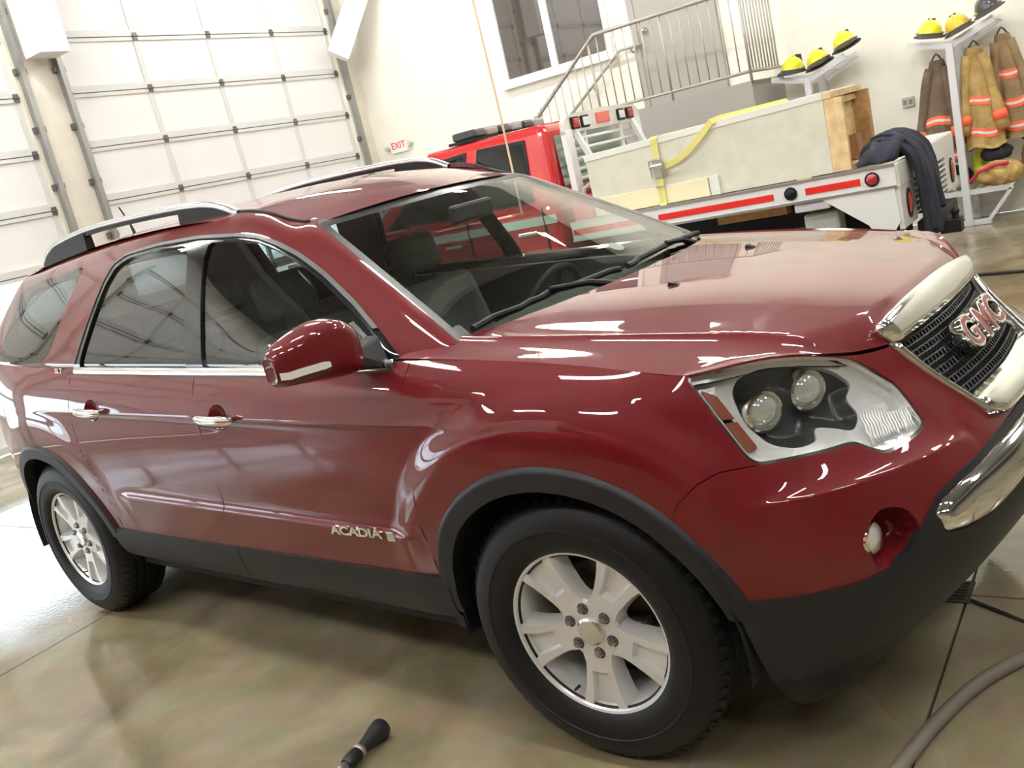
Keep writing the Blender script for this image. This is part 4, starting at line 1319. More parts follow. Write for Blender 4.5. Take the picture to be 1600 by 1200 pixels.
def fit_suv():
    root, L, G, side_pt, nose_pt, PAINT, BLK, DARK, CHR = SUV
    w0 = build_wheel()
    spots = [((-.008, -.843, .393), 0, 3.9), ((WB, -.843, .393), 0, 0), ((-.008, .843, .393), PI, 3.9), ((WB, .843, .393), PI, 0)]
    for i, (loc, rz, st) in enumerate(spots):
        w = w0 if i == 0 else copy_tree(w0)
        w.parent = root; w.location = loc; w.rotation_euler = (0, 0, rz + math.radians(st))
    # wheel wells
    for cx in (0, WB):
        for sy in (-1, 1):
            g = []
            for a in np.linspace(-.12, PI + .16, 41):
                x, z = cx + .468 * math.cos(a), HUBZ + .468 * math.sin(a)
                g.append([(x, sy * .955, z), (x, sy * .75, z), (x, sy * .52, z)])
            grid_mesh('wheel_well_liner', g, mat('liner_black', (.010, .010, .011), .7, bump=(120, .2)), root)
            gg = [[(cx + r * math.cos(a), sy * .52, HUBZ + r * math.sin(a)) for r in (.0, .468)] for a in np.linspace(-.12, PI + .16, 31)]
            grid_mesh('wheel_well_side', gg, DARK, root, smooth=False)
    MB().b2((-3.9, -.60, .26), (.45, .60, .32)).build('underbody', DARK, root)
    for x0, x1 in ((-2.62, -.40),):
        MB().b2((x0, -.86, .27), (x1, .86, .33)).build('floor_pan', DARK, root)
    # mud flaps behind the wheel edges
    for sy in (-1, 1):
        MB().hexa([(-.50, sy*.80, .33), (-.462, sy*.80, .33), (-.462, sy*.945, .33), (-.50, sy*.945, .33), (-.53, sy*.80, .47), (-.455, sy*.80, .50), (-.455, sy*.962, .50), (-.53, sy*.962, .47)]).build('mud_flap', BLK, root)
    # tail lamps and tailgate details
    REDL = mat('tail_lamp_red', (.35, .01, .015), .12, coat=1)
    for sy in (-1, 1):
        p = [(-3.78, .80), (-3.9, .72)]
        MB().hexa([(-3.74, sy*.855, .98), (-3.90, sy*.745, .98), (-3.97, sy*.66, .98), (-3.78, sy*.78, .98), (-3.72, sy*.84, 1.22), (-3.86, sy*.745, 1.22), (-3.93, sy*.66, 1.22), (-3.76, sy*.78, 1.22)]).build('tail_lamp', REDL, root, bevel=.01)
    # ---------------- cabin
    GREY = mat('cabin_grey', (.07, .07, .067), .8, bump=(200, .1)); LG = mat('seat_grey', (.13, .135, .125), .85, noise=(30, .12, 2)); BK = mat('cabin_black', (.02, .02, .021), .6)
    # dashboard: lofted across the car
    g = []
    for t in np.linspace(-1, 1, 33):
        y = .74 * t
        hump = .030 * math.exp(-((y - .37) / .17) ** 2) + .012 * math.exp(-(y / .16) ** 2)
        f = .05 * (1 - abs(t) ** 3)
        g.append([(-.42 + f, y, 1.08), (-.52 + f, y, 1.105 + hump * .4), (-.66, y, 1.105 + hump), (-.78, y, 1.09 + hump), (-.84, y, 1.05 + hump * .5), (-.83, y, .93), (-.78, y, .80), (-.62, y, .62)])
    grid_mesh('dashboard', g, GREY, root)
    MB().box((-.805, 0, .90), (.06, .30, .26)).build('centre_stack', BK, root, bevel=.02)
    # steering wheel on the left
    st = empty('steering_wheel'); st.parent = root
    c = Vector((-.93, .37, 1.02)); ax = Vector((-.90, 0, .42)).normalized(); u = ax.cross(Vector((0, 1, 0))).normalized(); v = Vector((0, 1, 0))
    MB().tube([c + (u * math.cos(a) + v * math.sin(a)) * .185 for a in np.linspace(0, 2 * PI, 40, endpoint=False)], .016, 10, closed=True).build('wheel_rim', BK, st, smooth=True)
    MB().lathe([(.0,-.03),(.07,-.03),(.075,.0),(.05,.03),(.0,.035)], 24, 'z', c - ax * .02, True, Vector((0, 0, 1)).rotation_difference(ax).to_matrix()).build('wheel_hub', BK, st, smooth=True)
    for a in (0.0, PI, -PI / 2):
        d = v * math.cos(a) + u * math.sin(a)
        MB().bar(c + d * .05, c + d * .18, .03, .015, ax).build('wheel_spoke', BK, st)
    # seats
    def seat(x, y, wd, lean=.30, hb=.62):
        s = empty('seat'); s.parent = root
        def pad(cc, dims, rot, nm, m):
            o = MB().box((0, 0, 0), dims).build(nm, m, s, bevel=min(dims) * .38, seg=4)
            o.location = cc; o.rotation_euler = (0, rot, 0)
        pad((x, y, .60), (.52, wd, .16), -.12, 'seat_cushion', LG)
        pad((x - .33, y, .60 + hb / 2), (.15, wd * .94, hb), -lean, 'seat_backrest', LG)
        return s, pad
    for y in (-.38, .38):
        s, pad = seat(-1.20, y, .50)
        pad((-1.68, y, 1.34), (.10, .27, .18), -.25, 'headrest', LG)
        MB().tube([(-1.63, y - .06, 1.18), (-1.67, y - .06, 1.30)], .007, 6).build('headrest_post', BK, s)
        MB().tube([(-1.63, y + .06, 1.18), (-1.67, y + .06, 1.30)], .007, 6).build('headrest_post', BK, s)
    for x in (-2.15, -2.95):
        s, pad = seat(x, 0, 1.30, .30, .58)
        for y in (-.42, .42):
            pad((x - .46, y, 1.28), (.09, .26, .16), -.25, 'headrest', LG)
    # rear-view mirror and door inner panels
    MB().box((-.92, 0, 1.50), (.03, .23, .07)).build('cabin_mirror', BK, root, bevel=.012)
    for sy in (-1, 1):
        MB().hexa([(-2.5, sy*.86, .40), (-.55, sy*.86, .40), (-.55, sy*.90, .40), (-2.5, sy*.90, .40), (-2.5, sy*.82, 1.19), (-.62, sy*.80, 1.13), (-.62, sy*.85, 1.13), (-2.5, sy*.86, 1.19)]).build('door_inner_panel', GREY, root)
    MB().b2((-2.95, -.72, .82), (-3.85, .72, .86)).build('cargo_floor', BK, root)
fit_suv()
# ================================================================ red flatbed pickup behind the SUV
def settle(root, loc):
    """children were built in world coordinates: put the root at the thing's base"""
    root.location = loc
    for c in root.children:
        c.location = Vector(c.location) - Vector(loc)

def build_truck():
    RED = mat('fire_red_paint', (.56, .012, .014), .25, coat=1.0); WHT = mat('white_bed_paint', (.82, .82, .80), .32, coat=.3)
    BLK = mat('black_plastic'); DK = mat('chassis_black', (.014, .013, .014), .7); GLS = glass_mat('truck_glass', (.30, .36, .33), 1.5)
    CHR = mat('chrome'); REDL = mat('marker_red', (.40, .012, .02), .2, coat=.8); CLR = mat('marker_clear', (.75, .75, .78), .15, coat=.8); STR = mat('reflective_red', (.72, .03, .02), .35)
    ALU = mat('brushed_aluminium', (.68, .68, .66), .3, metal=.8)
    t = tag(empty('pickup_truck'), 'red pickup with white flatbed parked behind the dark red vehicle', 'truck')
    B = lambda a, b, nm, m, **k: MB().b2(a, b).build(nm, m, t, **k)
    # ---- cab
    cab = MB().prism([(-6.30,.48),(-6.38,.72),(-6.34,.98),(-6.15,1.14),(-5.2,1.24),(-2.86,1.26),(-2.80,1.18),(-2.80,.50),(-3.2,.42),(-5.0,.42)], 'y', 3.74, 5.46).build('cab_body', RED, t, bevel=.07, seg=4)
    gy0, gy1, ty0, ty1 = 3.78, 5.42, 3.93, 5.27
    def green(x0, x1, tx0, tx1, z0, z1, e=0.0):
        return [(x0,gy0-e,z0),(x1,gy0-e,z0),(x1,gy1+e,z0),(x0,gy1+e,z0),(tx0,ty0-e,z1),(tx1,ty0-e,z1),(tx1,ty1+e,z1),(tx0,ty1+e,z1)]
    MB().hexa(green(-5.10,-2.82,-4.16,-2.90,1.22,1.895)).build('cab_roof', RED, t, bevel=.075, seg=5)
    def side_y(z, e): return 3.78 + (z - 1.22) / .675 * .15 - e
    for sgn in (0, 1):
        for nm, pts in (('rear_side_window', [(-3.68,1.29),(-3.04,1.29),(-3.08,1.80),(-3.58,1.82)]), ('front_side_window', [(-4.72,1.29),(-3.80,1.29),(-3.70,1.82),(-4.12,1.80)])):
            def quad(pts, e):
                r = []
                for x, z in pts:
                    y = side_y(z, e); r.append((x, y if sgn == 0 else 9.20 - y, z))
                return r
            a = quad(pts, .004); b = quad(pts, .010)
            w = MB().hexa(a + b).build(nm, BLK, t, bevel=.02)
            cx = sum(p[0] for p in pts) / 4; cz = sum(p[1] for p in pts) / 4
            ins = [(cx + (x - cx) * .90, cz + (z - cz) * .88) for x, z in pts]
            MB().hexa(quad(ins, .009) + quad(ins, .014)).build('window_pane', glass_mat('truck_side_glass', (.10, .13, .12), 1.6), w)
    # windscreen and rear window
    MB().add([(-5.06,3.90,1.27),(-5.06,5.30,1.27),(-4.22,5.18,1.84),(-4.22,4.02,1.84)], [(0,1,2,3)]).build('windscreen', mat('dark_glass', (.03, .035, .035), .05, coat=1), t)
    MB().add([(-2.815,3.95,1.36),(-2.815,5.25,1.36),(-2.885,5.16,1.78),(-2.885,4.04,1.78)], [(3,2,1,0)]).build('rear_window', mat('pale_rear_glass', (.20, .27, .23), .06, coat=1), t)
    # stripe, door lines, handles, wheel arches
    for y0, y1 in ((3.728, 3.742), (5.458, 5.472)):
        B((-6.1, y0, 1.10), (-2.83, y1, 1.17), 'white_stripe', mat('stripe_white', (.72, .80, .72), .3, coat=.6))
        for x in (-4.75, -3.74, -2.95):
            B((x - .006, y0 - .001, .55), (x + .006, y1 + .001, 1.24), 'door_gap', DK)
        for x in (-3.92, -3.12):
            B((x - .10, y0 - .02, 1.03), (x + .10, y1 + .02, 1.065), 'door_handle', CHR, bevel=.01)
    for x in (-5.55,):
        for y in (3.80, 5.40):
            w = MB().lathe([(.0,-.12),(.20,-.12),(.23,-.10),(.24,-.125),(.34,-.13),(.385,-.10),(.385,.10),(.34,.13),(.0,.13)], 36, 'y', (x, y, .385)).build('front_wheel', mat('tyre_rubber'), t, auto=35)
            MB().lathe([(.0,-.135),(.08,-.13),(.10,-.10),(.20,-.11),(.22,-.125)], 24, 'y', (x, y, .385), cap=False).build('wheel_disc', ALU, w, auto=35)
            MB().lathe([(.40,-.14),(.44,-.14),(.44,.02),(.40,.02)], 40, 'y', (x, y + (0.0 if y < 4.6 else .10), .385), cap=False).build('arch_lip', DK, t)
    for y in (3.82, 4.12, 5.08, 5.38):
        w = MB().lathe([(.0,-.11),(.20,-.11),(.23,-.09),(.24,-.115),(.34,-.12),(.385,-.09),(.385,.09),(.34,.12),(.0,.12)], 36, 'y', (-1.40, y, .385)).build('rear_wheel', mat('tyre_rubber'), t, auto=35)
        MB().lathe([(.0,-.06),(.10,-.06),(.12,-.10),(.20,-.105),(.22,-.118)], 24, 'y', (-1.40, y, .385), cap=False).build('wheel_disc', ALU, w, auto=35)
    B((-6.42, 3.80, .42), (-6.34, 5.40, .62), 'front_bumper', CHR, bevel=.03)
    B((-6.40, 4.05, .70), (-6.36, 5.15, .98), 'radiator_grille', BLK)
    for y in (3.86, 5.34): B((-6.39, y - .10, .74), (-6.33, y + .10, .96), 'headlamp', CLR, bevel=.02)
    # light bar on the roof
    lb = B((-3.92, 3.98, 1.90), (-3.62, 5.22, 1.925), 'light_bar', BLK)
    for k in range(6):
        y = 4.02 + k * .20
        MB().b2((-3.90, y, 1.927), (-3.64, y + .18, 2.00)).build('light_pod', mat(('bar_smoke', 'bar_clear')[k % 2], ((.06, .06, .065), (.40, .41, .43))[k % 2], .15, coat=.8), lb, bevel=.02)
    # ---- frame rails, tank, exhaust
    for y in (4.15, 5.05): B((-5.9, y - .05, .55), (-.25, y + .05, .72), 'chassis_rail', DK)
    B((-2.5, 3.95, .72), (-.30, 5.25, .92), 'bed_subframe', DK)
    MB().lathe([(.0,-.12),(.30,-.12),(.33,.0),(.30,.12),(.0,.12)], 20, 'y', (-1.4, 4.6, .42)).bar((-1.4, 3.9, .385), (-1.4, 5.3, .385), .12, .12).build('rear_axle', DK, t)
    MB().tube([(-2.4, 3.95, .62), (-1.9, 3.92, .66), (-.9, 3.88, .70), (-.62, 3.86, .68)], .035, 10).build('exhaust_pipe', ALU, t, smooth=True)
    B((-.84, 3.70, .64), (-.60, 3.86, .84), 'step_box', mat('step_grey', (.45, .45, .42), .5), bevel=.02)
    B((-.86, 3.60, .87), (-.62, 3.70, .93), 'clear_marker_lamp', CLR, bevel=.012)
    # ---- flatbed
    B((-2.62, 3.66, 1.00), (-.20, 5.54, 1.045), 'bed_deck', ALU)
    for y0, y1, s in ((3.58, 3.66, -1), (5.54, 5.62, 1)):
        B((-2.62, y0, .935), (-.18, y1, 1.085), 'bed_side_rail', WHT, bevel=.006)
        yy = y0 if s < 0 else y1
        B((-2.62, yy - .006 if s < 0 else yy, 1.072), (-.18, yy if s < 0 else yy + .006, 1.090), 'rail_bead', ALU)
        B((-2.62, yy - .006 if s < 0 else yy, .935), (-.18, yy if s < 0 else yy + .006, .952), 'rail_bead', ALU)
        for a, b in ((-1.86, -.98), (-.76, -.40), (-2.60, -1.96)):
            B((a, yy - .004 if s < 0 else yy, .985), (b, yy if s < 0 else yy + .004, 1.030), 'reflective_strip', STR)
        for x, m_, r in ((-.86, BLK, .034), (-.325, REDL, .036)):
            rot = Matrix.Rotation(PI / 2 * (1 if s < 0 else -1), 3, 'X')
            o = MB().lathe([(r + .010, .0), (r + .010, .010)], 24, 'z', (x, yy, 1.012), True, rot).build('marker_bezel', BLK, t)
            MB().lathe([(r, .009), (r * .8, .016), (.0, .018)], 24, 'z', (x, yy, 1.012), False, rot).build('marker_lamp', m_, o, smooth=True)
        # corner apron
        MB().prism([(-.66,.935),(-.20,.935),(-.185,.72),(-.24,.64),(-.33,.63),(-.385,.72)], 'y', yy + (.0 if s < 0 else -.02), yy + (.02 if s < 0 else 0)).build('corner_apron', WHT, t)
    # rear skirt with louvres
    B((-.20, 3.60, .93), (-.165, 5.60, 1.085), 'rear_rail', WHT, bevel=.006)
    for y0, y1 in ((3.60, 4.02), (5.18, 5.60)):
        B((-.20, y0, .66), (-.170, y1, .93), 'rear_skirt_end', WHT)
    for k in range(6):
        z = .70 + k * .04
        MB().bar((-.178, 4.02, z), (-.178, 5.18, z), .028, .012, (0, .0, 1)).build('louvre', WHT, t)
    B((-.215, 4.02, .67), (-.20, 5.18, .93), 'louvre_shade_sheet', mat('louvre_shadow', (.22, .21, .20), .7))
    for y in (3.80, 5.40):
        rot = Matrix.Rotation(PI / 2, 3, 'Y')
        o = MB().lathe([(.0, 0), (.085, 0), (.085, .012), (.0, .012)], 28, 'z', (0, 0, 0), True, rot).build('tail_lamp_bezel', BLK, t)
        o.location = (-.171, y, .80); o.scale = (1, .75, 1.15)
        o2 = MB().lathe([(.072, .010), (.05, .022), (.0, .026)], 28, 'z', (0, 0, 0), False, rot).build('tail_lamp', REDL, o, smooth=True)
    B((-.20, 4.1, .50), (-.10, 5.1, .62), 'rear_bumper_bar', DK, bevel=.01)
    MB().b2((-.14, 4.54, .44), (.0, 4.66, .53)).lathe([(.0, .53), (.025, .53), (.022, .56), (.034, .59), (.0, .62)], 14, 'z', (-.04, 4.6, 0)).build('tow_hitch', DK, t)
    # ---- headache rack with lamps
    hx = -2.72; y0, y1 = 3.93, 5.30
    TAN = mat('rack_cream', (.72, .69, .60), .4)
    B((hx - .03, y0, 1.04), (hx + .03, y0 + .11, 1.80), 'rack_post', WHT, bevel=.01); B((hx - .03, y1 - .11, 1.04), (hx + .03, y1, 1.80), 'rack_post', WHT, bevel=.01)
    MB().bar((hx + .02, y0 + .16, 1.78), (hx + .30, y0 + .20, 1.06), .05, .04).build('rack_brace', WHT, t)
    MB().bar((hx + .02, y1 - .16, 1.78), (hx + .30, y1 - .20, 1.06), .05, .04).build('rack_brace', WHT, t)
    pl = [(y0,1.765),(y1,1.765),(y1,1.86),(y1 - .08,1.905),(4.9,1.925),(4.6,1.93),(4.3,1.925),(y0 + .08,1.905),(y0,1.86)]
    MB().prism(pl, 'x', hx - .022, hx + .022).build('rack_light_plate', TAN, t)
    for y, kind in ((4.10, 'red'), (4.27, 'clear'), (4.93, 'clear'), (5.10, 'red')):
        o = MB().box((hx + .030, y, 1.838), (.022, .135, .100)).build('lamp_bezel', BLK, t, bevel=.018, seg=3)
        MB().box((hx + .042, y, 1.838), (.020, .098, .070)).build('lamp_lens', REDL if kind == 'red' else CLR, o, bevel=.02, seg=3)
    o = MB().box((hx + .026, 4.60, 1.845), (.016, .24, .09)).build('centre_lamp', mat('bright_red_lens', (.75, .10, .08), .25, coat=.8), t, bevel=.012)
    for k in range(8):
        z = 1.71 - k * .080
        MB().tube([(hx, y0 + .10, z), (hx, y1 - .10, z)], .014, 8).build('rack_bar', WHT, t, smooth=True)
    for y in (4.27, 4.93): B((hx - .012, y - .015, 1.06), (hx + .012, y + .015, 1.77), 'rack_upright', WHT)
    settle(t, (-3.2, 4.6, 0))
    # block of lumber on the chassis
    tag(MB().box((-1.22, 3.80, .895), (.52, .11, .07)).build('lumber_block', mat('lumber_orange', (.50, .27, .10), .7, noise=(20, .25, 3)), None, bevel=.004), 'short orange brown lumber wedged under the white flatbed rail', 'lumber')
    # small red fuel can by the rack
    fc = tag(empty('fuel_can', (-2.575, 3.80, 1.047)), 'small red can on the flatbed beside the white rack', 'can')
    MB().b2((-.09, -.07, 0), (.09, .07, .22)).build('can_body', mat('can_red', (.55, .02, .02), .4), fc, bevel=.03, seg=3)
    MB().tube([(.0, 0, .20), (.02, 0, .27), (.08, 0, .30)], .016, 8).build('can_spout', mat('can_spout_grey', (.5, .5, .48), .4), fc)
build_truck()

def osb():
    return mat('osb_board', (.74, .52, .25), .75, noise=(38, .35, 4), bump=(60, .15))

def build_load():
    PLY = mat('whitewashed_plywood', (.70, .68, .56), .6, noise=(9, .06, 5)); EDGE = mat('pale_edge_trim', (.80, .79, .72), .55); PINE = mat('pine_board', (.74, .54, .28), .6, noise=(14, .2, 4)); OSB = osb()
    c = tag(empty('wooden_crate'), 'long open ended wooden crate with whitewashed sides strapped on the flatbed', 'crate')
    x0, x1, y0, y1, z0, z1 = -2.45, -.50, 3.72, 4.52, 1.088, 1.625
    B = lambda a, b, nm, m, **k: MB().b2(a, b).build(nm, m, c, **k)
    zl = z1 - .060                     # the lid falls towards the cab
    top = lambda x: zl + (z1 - zl) * (x - x0) / (x1 - x0)
    for a, b in ((y0, y0 + .02), (y1 - .02, y1)):
        xe = -.60 if a == y0 else x1
        MB().hexa([(x0, a, z0), (xe, a, z0), (xe, b, z0), (x0, b, z0), (x0, a, top(x0) - .05), (xe, a, top(xe) - .05), (xe, b, top(xe) - .05), (x0, b, top(x0) - .05)]).build('side_panel', PLY, c)
    xa, xb = x0 - .01, x1 - .10
    MB().hexa([(xa, y0 - .006, top(xa) - .05), (xb, y0 - .006, top(xb) - .05), (xb, y1, top(xb) - .05), (xa, y1, top(xa) - .05), (xa, y0 - .006, top(xa)), (xb, y0 - .006, top(xb)), (xb, y1, top(xb)), (xa, y1, top(xa))]).build('lid', EDGE, c, bevel=.004)
    B((x1 - .10, y0 + .0, z1 - .052), (x1 - .045, y1, z1 - .012), 'lid_end_board', PINE)
    B((x0 + .02, y0 + .02, z0), (x1, y1 - .02, z0 + .02), 'crate_floor', OSB)
    B((x0, y0 + .02, z0 + .02), (x0 + .02, y1 - .02, zl - .05), 'end_panel', PLY)
    B((-.615, y0 + .06, z0 + .02), (-.595, y1 - .10, z1 - .06), 'inner_panel', OSB)
    B((-.598, y0, z0 + .0), (-.48, y0 + .045, z1 - .055), 'end_stud', PINE); B((-.60, y1 - .10, z0 + .02), (-.49, y1 - .02, z1 - .05), 'end_stud', mat('brown_stud', (.40, .22, .085), .7, noise=(20, .3, 4)))
    B((-.594, y0 + .05, z1 - .10), (-.565, y1 - .10, z1 - .06), 'end_header', PINE)
    B((-.60, 4.17, z0 + .04), (-.53, 4.30, z0 + .20), 'end_block', mat('brown_block', (.30, .15, .06), .7))
    B((-2.40, y0 - .022, z0), (-1.48, y0 - .001, z0 + .135), 'lower_board', mat('pale_yellow_board', (.88, .80, .52), .6), bevel=.003)
    B((-1.47, y0 - .018, z0), (-1.40, y0 - .001, z0 + .135), 'board_cleat', EDGE)
    settle(c, (-1.47, 4.12, 1.046))
    # runners that lift the crate off the deck
    for i, x in enumerate((-2.2, -.8)):
        MB().b2((x - .05 + 1.47, y0 - 4.12, 0), (x + .05 + 1.47, y1 - 4.12, .042)).build('crate_runner', PINE, c)
    # ratchet strap
    YEL = mat('yellow_webbing', (.76, .70, .22), .65, bump=(200, .2)); MET = mat('zinc_metal', (.62, .60, .54), .35, metal=.8)
    s = tag(empty('ratchet_strap'), 'yellow ratchet strap over the whitewashed crate', 'strap')
    def band(pts, w, nm, ax):
        g = []
        for p in pts:
            p = Vector(p); a = Vector(ax) * w / 2
            g.append([p - a, p + a])
        o = grid_mesh(nm, g, YEL, s, smooth=False)
        md = o.modifiers.new('solid', 'SOLIDIFY'); md.thickness = .004; md.offset = 0
        return o
    yy = y0 - .030
    band([(-1.845, 4.53, 1.10), (-1.845, 4.53, 1.55), (-1.845, 4.50, 1.588), (-1.845, 4.1, 1.590), (-1.845, y0, 1.590), (-1.845, y0 - .014, 1.572), (-1.845, y0 - .016, 1.40)], .052, 'strap_band', (1, 0, 0))
    band([(-1.845, yy, 1.30), (-1.848, yy, 1.10), (-1.848, y0 - .15, .97)], .052, 'strap_band', (1, 0, 0))
    g = []
    for t in np.linspace(0, 1, 14):
        p = Vector((-1.80 + .42 * t, y0 - .026 - .02 * math.sin(PI * t), 1.36 + .24 * t ** 1.0 - .050 * math.sin(PI * t)))
        g.append(p)
    g += [Vector((-1.33, y0 + .02, 1.612)), Vector((-1.22, y0 + .10, 1.613)), Vector((-1.0, y0 + .22, 1.617)), Vector((-.92, y0 + .3, 1.619))]
    band(g, .050, 'loose_tail', (.42, 0, -.75))
    rt = MB().box((-1.845, yy - .006, 1.36), (.075, .020, .15)).build('ratchet_frame', MET, s, bevel=.006)
    MB().tube([(-1.90, yy - .014, 1.375), (-1.79, yy - .014, 1.375)], .018, 10).build('ratchet_spool', MET, rt)
    MB().tube([(-1.895, yy - .012, 1.29), (-1.895, yy - .03, 1.42), (-1.795, yy - .03, 1.42), (-1.795, yy - .012, 1.29)], .007, 6).build('ratchet_handle', MET, rt)
    MB().tube([(-1.885, yy - .01, 1.225), (-1.805, yy - .01, 1.225)], .006, 6).build('strap_buckle', MET, s)
    settle(s, (-1.845, 4.1, 1.0))
    # navy jacket hanging over the tail of the bed
    NAVY = mat('navy_cloth', (.022, .024, .040), .8, noise=(14, .3, 3), bump=(90, .25))
    jk = tag(empty('navy_jacket'), 'crumpled navy jacket draped over the rear corner of the flatbed', 'jacket')
    rnd = random.Random(4)
    # heap on the deck
    g = []
    for i in range(15):
        th = PI * i / 14; row = []
        for b in np.linspace(0, 2 * PI, 36, endpoint=False):
            f = 1 + .10 * math.sin(4 * b + 3 * th) + .06 * math.sin(9 * b - 2 * th)
            dx, dy, dz = math.sin(th) * math.cos(b), math.sin(th) * math.sin(b), math.cos(th)
            row.append((-.335 + .165 * dx * f - .03 * dy, 3.98 + .33 * dy * f, max(1.092, 1.12 + .125 * dz * f + .05 * dx)))
        g.append(row)
    grid_mesh('jacket_heap', g, NAVY, jk, closed_v=True)
    # body and sleeve hanging over the tail
    def drape(ya, yb, yc, yd, path, ph, nm, th=.022):
        P0 = np.array(path); g = []; n_ = len(path)
        for t in np.linspace(0, n_ - 1, 34):
            x = np.interp(t, range(n_), P0[:, 0]); z = np.interp(t, range(n_), P0[:, 1]); k = t / (n_ - 1); row = []
            for u in np.linspace(0, 1, 30):
                fold = .030 * math.sin(u * 13 + 2.0 * k + ph) + .014 * math.sin(u * 27 - 3 * k + ph)
                a = ya + (yc - ya) * k; b = yb + (yd - yb) * k
                amp = .35 + .65 * k
                row.append((x + fold * amp * (.5 + .5 * k) + .02 * k, a + (b - a) * u, z + (fold * .45 if k < .5 else 0) - (.05 * abs(math.sin(u * 4 + ph)) * max(0, k - .8) * 5)))
            g.append(row)
        o = grid_mesh(nm, g, NAVY, jk)
        md = o.modifiers.new('solid', 'SOLIDIFY'); md.thickness = th; md.offset = 0
        md = o.modifiers.new('sub', 'SUBSURF'); md.levels = 1; md.render_levels = 1
    main = [(-.38, 1.225), (-.32, 1.25), (-.25, 1.235), (-.18, 1.19), (-.13, 1.12), (-.105, 1.03), (-.10, .93), (-.10, .84), (-.10, .76), (-.10, .70)]
    drape(3.86, 4.26, 3.92, 4.38, main, .4, 'jacket_body')
    drape(3.78, 3.98, 3.90, 4.10, [(a, b - .02 if b > .9 else b - .06) for a, b in main] + [(-.10, .58)], 2.1, 'jacket_sleeve', .03)
    settle(jk, (-.30, 4.1, 1.05))
build_load()
# ================================================================ turnout gear racks, helmets, coats, gear
def build_rack(x):
    W = mat('white_rack_steel', (.74, .74, .76), .4, metal=.2)
    r = empty('gear_rack')
    for k, y in enumerate((7.50, 8.02)):
        MB().b2((x - .035, y - .035, 0), (x + .035, y + .035, 1.79)).build('rack_post', W, r, bevel=.005)
        MB().bar((x, y, 1.765), (x - .37, y, 1.855), .05, .055).build('rack_arm', W, r); MB().bar((x - .02, y, 1.755), (x + .40, y, 1.915), .05, .065).build('rack_arm', W, r)
        MB().bar((x - .24, y, .03), (x + .20, y, .03), .045, .05).build('rack_foot', W, r)
        MB().bar((x - .22, y, .04), (x - .40, y, .32), .035, .035).build('rack_leg', W, r); MB().bar((x + .18, y, .04), (x + .40, y, .32), .035, .035).build('rack_leg', W, r)
        MB().bar((x - .42, y, .335), (x + .42, y, .335), .035, .05).build('shelf_bar', W, r)
    for dx, dz in ((-.37, 1.85), (-.19, 1.81), (.18, 1.825), (.39, 1.905)):
        MB().tube([(x + dx, 7.50, dz), (x + dx, 8.02, dz)], .010, 6).build('top_wire', W, r)
    for k in range(9):
        MB().b2((x - .41 + k * .10, 7.48, .352), (x - .37 + k * .10, 8.04, .366)).build('shelf_slat', W, r)
    settle(r, (x, 7.76, 0))
    return r
r1 = tag(build_rack(-.42), 'white steel gear rack with coats and gear standing on the floor by the back wall', 'rack')
r2 = tag(build_rack(-1.79), 'white steel gear rack half hidden behind the wooden crate', 'rack')

def helmet_parts(root, shell):
    SH = mat('helmet_' + shell, {'yellow': (.80, .78, .02), 'amber': (.72, .52, .03), 'black': (.03, .03, .03)}[shell], .3, coat=.5)
    DK = mat('helmet_trim_dark', (.03, .028, .03), .5); TN = mat('helmet_tan', (.50, .42, .25), .6)
    g = []
    for i in range(9):
        a = PI / 2 * i / 8; rr = math.cos(a); z = math.sin(a)
        g.append([(.135 * rr * math.cos(b), .105 * rr * math.sin(b), .045 + .115 * z + .010 * max(0, math.cos(b * 4)) * rr * z) for b in np.linspace(0, 2 * PI, 32, endpoint=False)])
    grid_mesh('helmet_shell', g, SH, root, closed_v=True)
    g = []
    for rr, zz in ((1.0, .050), (1.04, .040), (1.25, .030), (1.30, .022), (1.24, .020), (.98, .032)):
        g.append([(.135 * rr * math.cos(b) - (.045 * (rr - 1) / .3 if math.cos(b) < 0 and rr > 1.03 else 0) * abs(math.cos(b)), .105 * rr * math.sin(b), zz - .018 * max(0, rr - 1) / .3 * max(0, -math.cos(b))) for b in np.linspace(0, 2 * PI, 32, endpoint=False)])
    grid_mesh('helmet_brim', g, DK, root, closed_v=True)
    MB().hexa([(.135, -.045, .05), (.150, -.045, .05), (.150, .045, .05), (.135, .045, .05), (.118, -.030, .175), (.128, -.030, .175), (.128, .030, .175), (.118, .030, .175)]).build('front_shield', DK, root)
    MB().tube([(.12 * math.cos(a), 0, .05 + .118 * math.sin(a)) for a in np.linspace(.15, PI - .15, 14)], .008, 6).build('helmet_ridge', SH, root)
    MB().tube([(.10 * math.cos(a), .112 * math.sin(a), .055) for a in np.linspace(0, 2 * PI, 24, endpoint=False)], .010, 6, closed=True).build('goggle_strap', TN, root)

